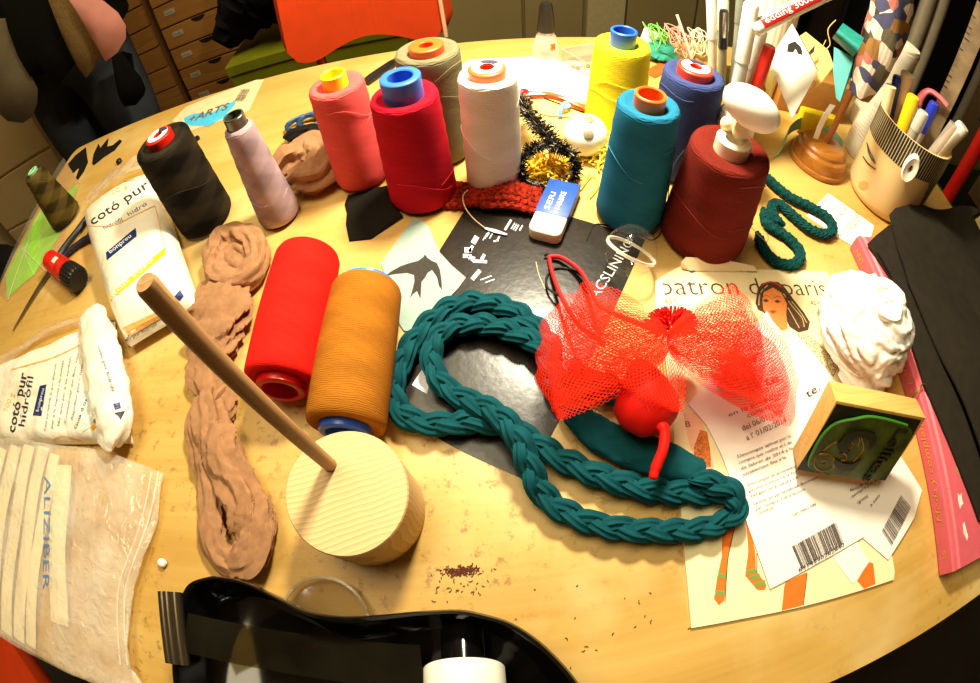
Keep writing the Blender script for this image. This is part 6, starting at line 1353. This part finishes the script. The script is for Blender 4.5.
bv = [P(0, 0, 0.93), P(0, 0.01, 1.08), P(0, 0.01, 1.24), P(0, 0.01, 1.38), P(0, 0, 1.46), P(0, -0.01, 1.53), P(0, -0.015, 1.62),
      P(-0.09, 0, 0.88), P(-0.10, -0.01, 0.48), P(-0.105, 0.02, 0.09), P(-0.11, -0.12, 0.035), P(0.09, 0, 0.88), P(0.10, -0.01, 0.48), P(0.105, 0.02, 0.09), P(0.11, -0.12, 0.035),
      P(-0.19, 0.01, 1.37), P(-0.24, 0.02, 1.10), P(-0.20, -0.16, 1.22), P(0.19, 0.01, 1.37), P(0.24, 0.02, 1.10), P(0.20, -0.16, 1.24)]
be = [(0, 1), (1, 2), (2, 3), (3, 4), (4, 5), (5, 6), (0, 7), (7, 8), (8, 9), (9, 10), (0, 11), (11, 12), (12, 13), (13, 14), (3, 15), (15, 16), (16, 17), (3, 18), (18, 19), (19, 20)]
hv = []; hr = []
for s_, wi in ((-1, 17), (1, 20)):
    w0 = bv[wi]; palm = len(bv)+len(hv); hv.append(w0+Vector((s_*0.005, -0.02, -0.075))); hr.append(0.024); be.append((wi, palm))
    for k in range(4):
        b0_ = len(bv)+len(hv); hv += [w0+Vector((s_*0.006, -0.045+0.018*k, -0.115)), w0+Vector((s_*0.004, -0.047+0.018*k, -0.148)), w0+Vector((-s_*0.006, -0.048+0.018*k, -0.172+0.006*abs(k-1.5)))]; hr += [0.010, 0.009, 0.008]; be += [(palm, b0_), (b0_, b0_+1), (b0_+1, b0_+2)]
    b0_ = len(bv)+len(hv); hv += [w0+Vector((-s_*0.012, -0.052, -0.070)), w0+Vector((-s_*0.020, -0.070, -0.105))]; hr += [0.011, 0.009]; be += [(palm, b0_), (b0_, b0_+1)]
br = [0.13, 0.12, 0.13, 0.12, 0.052, 0.075, 0.088, 0.088, 0.060, 0.042, 0.038, 0.088, 0.060, 0.042, 0.038, 0.062, 0.046, 0.030, 0.062, 0.046, 0.030]+hr
body = skin('body', bv+hv, be, br, plain('skin_tone', (206, 158, 124), 0.6), T.o, T.loc)
jv = [P(0, 0, 0.95), P(-0.095, 0, 0.86), P(-0.105, -0.005, 0.66), P(-0.105, -0.01, 0.48), P(-0.11, 0.02, 0.08), P(0.095, 0, 0.86), P(0.105, -0.005, 0.66), P(0.105, -0.01, 0.48), P(0.11, 0.02, 0.08), P(0, 0, 1.02)]
m_jean = fabric('dark_denim', (74, 80, 86), 900, 0.9, 0.35, 0.3, big=14)
jeans = skin('jeans', jv, [(0, 1), (1, 2), (2, 3), (3, 4), (0, 5), (5, 6), (6, 7), (7, 8), (0, 9)], [0.155, 0.108, 0.098, 0.080, 0.066, 0.108, 0.098, 0.080, 0.066, 0.145], m_jean, T.o, T.loc)
def sheet_part(name, f, nu, nv, mat, th=0.008): return T.add(name, thick(grid(f, nu, nv), th), mat)
m_bt = fabric('black_tunic', (13, 12, 9), 400, 0.95); m_gcoat = fabric('grey_wool_coat', (120, 108, 82), 500, 0.95, 0.15, 0.3, big=30)
def ell(a, rx, ry, z): return P(rx*math.cos(a), ry*math.sin(a), z)
sheet_part('tunic', lambda u, v: ell(math.pi*2*u, 0.215+0.01*math.sin(9*6.28*u)*(1-v), 0.185, 0.875+0.03*math.sin(u*19)+(1.40-0.875)*v), 48, 14, m_bt)
sheet_part('shoe', lambda u, v: P(-0.11+0.05*math.sin(math.pi*v)*math.cos(6.283*u), -0.05+0.13*-math.cos(math.pi*v), 0.045+0.04*math.sin(math.pi*v)*math.sin(6.283*u)), 16, 10, m_bt, 0.004)
sheet_part('shoe', lambda u, v: P(0.11+0.05*math.sin(math.pi*v)*math.cos(6.283*u), -0.05+0.13*-math.cos(math.pi*v), 0.045+0.04*math.sin(math.pi*v)*math.sin(6.283*u)), 16, 10, m_bt, 0.004)
# head details
m_hair = plain('brown_hair', (60, 40, 24), 0.6); hc = P(0, -0.01, 1.60)
T.add('hair', grid(lambda u, v: hc+Vector((0.100*math.sin(math.pi*v)*math.cos(6.283*u), 0.03+0.105*math.sin(math.pi*v)*math.sin(6.283*u)*(1 if math.sin(6.283*u) > 0 else 0.75), -0.125*math.cos(math.pi*v)+0.015)), 24, 16), m_hair, angle=0)
for s_ in (-1, 1):
    T.add('eye', lathe([(0, -0.004), (0.010, 0), (0, 0.004)], 12, hc+Vector((s_*0.032, -0.086, 0.02))), plain('eye_dark', (40, 30, 24), 0.3)); T.add('ear', lathe([(0, -0.025), (0.012, 0), (0, 0.025)], 10, hc+Vector((s_*0.092, 0.0, 0.005))), plain('skin_tone', (206, 158, 124), 0.6))
T.add('nose', tube([hc+Vector((0, -0.088, 0.022)), hc+Vector((0, -0.100, 0.0)), hc+Vector((0, -0.104, -0.012))], [0.006, 0.009, 0.008], 8), plain('skin_tone', (206, 158, 124), 0.6))
T.add('mouth', tube([hc+Vector((-0.022, -0.088, -0.038)), hc+Vector((0, -0.094, -0.040)), hc+Vector((0.022, -0.088, -0.038))], [0.002, 0.005, 0.002], 8), plain('lip', (160, 76, 66), 0.5))
# clothing at the hips, in front of the body
def hang(name, pxs, y, mat, bulge=0.02, th=0.01, dy=None):
    pts = [GY(px, py, y) for px, py in pxs]; n_ = len(pts); c_ = sum(pts, Vector())/n_
    vs = pts+[c_+Vector((0, -bulge, 0))]+[p.lerp(c_, 0.45)+Vector((0, -bulge*0.75, 0)) for p in pts]
    fs = [(i, (i+1) % n_, n_+1+(i+1) % n_, n_+1+i) for i in range(n_)]+[(n_+1+i, n_+1+(i+1) % n_, n_) for i in range(n_)]
    return T.add(name, thick((vs, fs), th), mat, angle=60)
c0t = lambda p: zc((0, 0), 6.1, p)
hang('grey_coat_panel', c0t([(-60, 120), (40, 110), (70, 210), (120, 330), (190, 450), (232, 540), (228, 620), (205, 690), (150, 730), (60, 720), (-30, 640), (-80, 400)]), 0.93, m_gcoat, 0.03)
hang('black_scarf', c0t([(20, -40), (330, -40), (380, 130), (430, 240), (480, 360), (370, 500), (330, 470), (300, 400), (200, 450), (130, 330), (70, 170)]), 0.915, m_bt, 0.02)
hang('knitted_scarf', c0t([(310, -40), (430, -40), (490, 70), (560, 200), (620, 330), (580, 400), (540, 452), (500, 400), (440, 280), (390, 170)]), 0.90, fabric('brown_knit', (130, 104, 62), 120, 0.95, 0.35, 0.6, big=220), 0.02)
hang('pink_flap', c0t([(430, -40), (560, -40), (640, 15), (720, 80), (765, 150), (768, 220), (720, 300), (662, 352), (610, 260), (540, 140)]), 0.88, fabric('pink_cloth', (208, 140, 128), 600, 0.85, 0.1, 0.2, big=30), 0.02)
hang('shoulder_bag', c0t([(680, 350), (740, 310), (800, 400), (860, 470), (890, 540), (880, 580), (830, 640), (760, 650), (720, 560)]), 0.96, m_bt, 0.04, 0.05)

# ------------------------------------------------------------------ tape dispenser and glass dish in the foreground
DZ = 0.06
far = [(180, 596), (188, 583), (203, 577), (219, 576), (246, 582), (277, 597), (304, 610), (342, 616), (381, 614.5), (419, 611), (458, 609.5), (484, 614), (512, 623), (541, 642), (567, 668), (584, 690)]
rim = spline([G(x, y, DZ) for x, y in far], 4)
cx = Vector((-0.10, -0.055, DZ))
last = rim[-1]; back = spline([last, Vector((0.020, -0.085, DZ)), Vector((-0.03, -0.098, DZ)), Vector((-0.11, -0.092, DZ)), Vector((-0.19, -0.090, DZ)), Vector((-0.222, -0.075, DZ)), Vector((-0.226, -0.040, DZ)), rim[0]], 6)[1:-1]
loop = rim+back; n = len(loop)
def inset(p, d): q = p-cx; return cx+q*(1-d/max(0.02, q.length))
T = Thing('tape_dispenser', 'glossy black desk tape dispenser with a white roll core', 'tape dispenser', (-0.1, -0.05, 0))
m_gloss = plain('glossy_black_plastic', (10, 9, 9), 0.12, var=0.2, spec=0.6)
def ringset(zs): # (inset, z) rows
    vs = []
    for d, z in zs:
        for p in loop: q = inset(p, d); vs.append(Vector((q.x, q.y, z)))
    fs = []
    for r in range(len(zs)-1):
        for i in range(n): j = (i+1) % n; fs.append((r*n+i, r*n+j, (r+1)*n+j, (r+1)*n+i))
    fs.append(tuple(range(n))[::-1]); fs.append(tuple((len(zs)-1)*n+i for i in range(n)))
    return vs, fs
T.add('housing', ringset([(0.030, 0.0), (0.022, 0.004), (0.006, 0.030), (0.0005, 0.054), (0.0, 0.058), (0.0012, 0.0605), (0.0035, 0.0605), (0.0050, 0.058), (0.010, 0.034), (0.016, 0.026)]), m_gloss, angle=60)
# cutter at the left end
ca, cb = G(168, 592, 0.062), G(176, 664, 0.062); m_cut = plain('smoked_metal', (96, 84, 66), 0.22, metal=0.8)
cd = cb-ca; sx = Vector((cd.y, -cd.x, 0)).normalized()
if sx.x > 0: sx = -sx
gs = []
for k in range(3):
    o = sx*(0.0045-0.0058*k); T.add('cutter_ridge', tube([ca+o+Vector((0, 0, 0.001-0.0015*abs(k-1))), ca.lerp(cb, 0.5)+o+Vector((0, 0, 0.001-0.0015*abs(k-1))), cb+o+Vector((0, 0, 0.001-0.0015*abs(k-1)))], 0.0046, 10), m_cut)
T.add('cutter_mount', box(ca.lerp(cb, 0.5)-Vector((0, 0, 0.012)), (0.014, cd.length, 0.020), Matrix.Rotation(math.atan2(cd.y, cd.x)+math.pi/2, 3, 'Z'), 0.002), m_gloss)
# tape from cutter to roll
ta, tb2, tcp, td = G(188, 613, .0625), G(420, 645, .050), G(424, 690, .050), G(184, 652, .0625)
T.add('tape_film', thick(grid(lambda u, v: ta.lerp(tb2, u).lerp(td.lerp(tcp, u), v)-Vector((0, 0, 0.008*math.sin(math.pi*u))), 24, 4), 0.0004), glass('tape_film', (200, 190, 160), 0.05, 1.16, alpha=0.01))
rc = G(455, 650, 0.040)
T.add('roll_core', xform(lathe([(0.013, 0), (0.0225, 0), (0.0232, 0.001), (0.0232, 0.022), (0.0225, 0.023), (0.013, 0.023), (0.013, 0)], 48), Matrix.Translation(rc+Vector((0.004, -0.012, 0.0))) @ Matrix.Rotation(math.radians(66), 4, 'X')), plain('white_core', (240, 234, 218), 0.5))
T.add('hub', xform(lathe([(0, -0.026), (0.0128, -0.026), (0.0128, 0.022), (0, 0.022)], 32), Matrix.Translation(rc+Vector((0.004, -0.012, 0.0))) @ Matrix.Rotation(math.radians(66), 4, 'X')), m_gloss)
# glass dish
gc = Vector((-0.131, -0.006, 0))
T = Thing('glass_dish', 'small round glass dish half under the tape dispenser', 'dish', gc)
m_gl = glass('dish_glass', (244, 240, 226), 0.04, 1.5, alpha=0.05)
T.add('bowl', lathe([(0, 0.001), (0.029, 0.001), (0.031, 0.002), (0.0325, 0.0085), (0.0315, 0.0088), (0.0300, 0.0035), (0.028, 0.0025), (0, 0.0025)], 56), m_gl, local=True)
T.add('rim', lathe([(0.0313, 0.0085), (0.0333, 0.0085), (0.0333, 0.0097), (0.0313, 0.0097), (0.0313, 0.0085)], 56), glass('dish_rim', (226, 216, 196), 0.1, 1.5, alpha=0.25), local=True)

# ------------------------------------------------------------------ crumbs on the table
rnd = random.Random(21)
def crumbs(label, ctr, sx, sy, n, col, name='crumbs'):
    gs = []; c0 = G(*ctr)
    for k in range(n):
        p = c0+Vector((rnd.gauss(0, sx), rnd.gauss(0, sy), 0.0004)); a = rnd.uniform(0, 6.28); l = rnd.uniform(0.0004, 0.0016)
        gs.append(tube([p, p+Vector((l*math.cos(a), l*math.sin(a), 0.0003)), p+Vector((2*l*math.cos(a+0.4), 2*l*math.sin(a+0.4), 0))], 0.00035, 4))
    single(name, join(*gs), plain(name+'_%d' % col[0], col, 0.9), label, 'crumbs', loc=c0, kind='stuff')
crumbs('reddish brown crumbs in a small heap on the bare table', (461, 571), 0.0065, 0.0013, 150, (84, 34, 16))
crumbs('scattered dark crumbs on the bare front of the table', (600, 622), 0.040, 0.016, 22, (70, 44, 20))
crumbs('scattered dark crumbs beside the reddish heap', (462, 582), 0.010, 0.006, 40, (96, 50, 22))
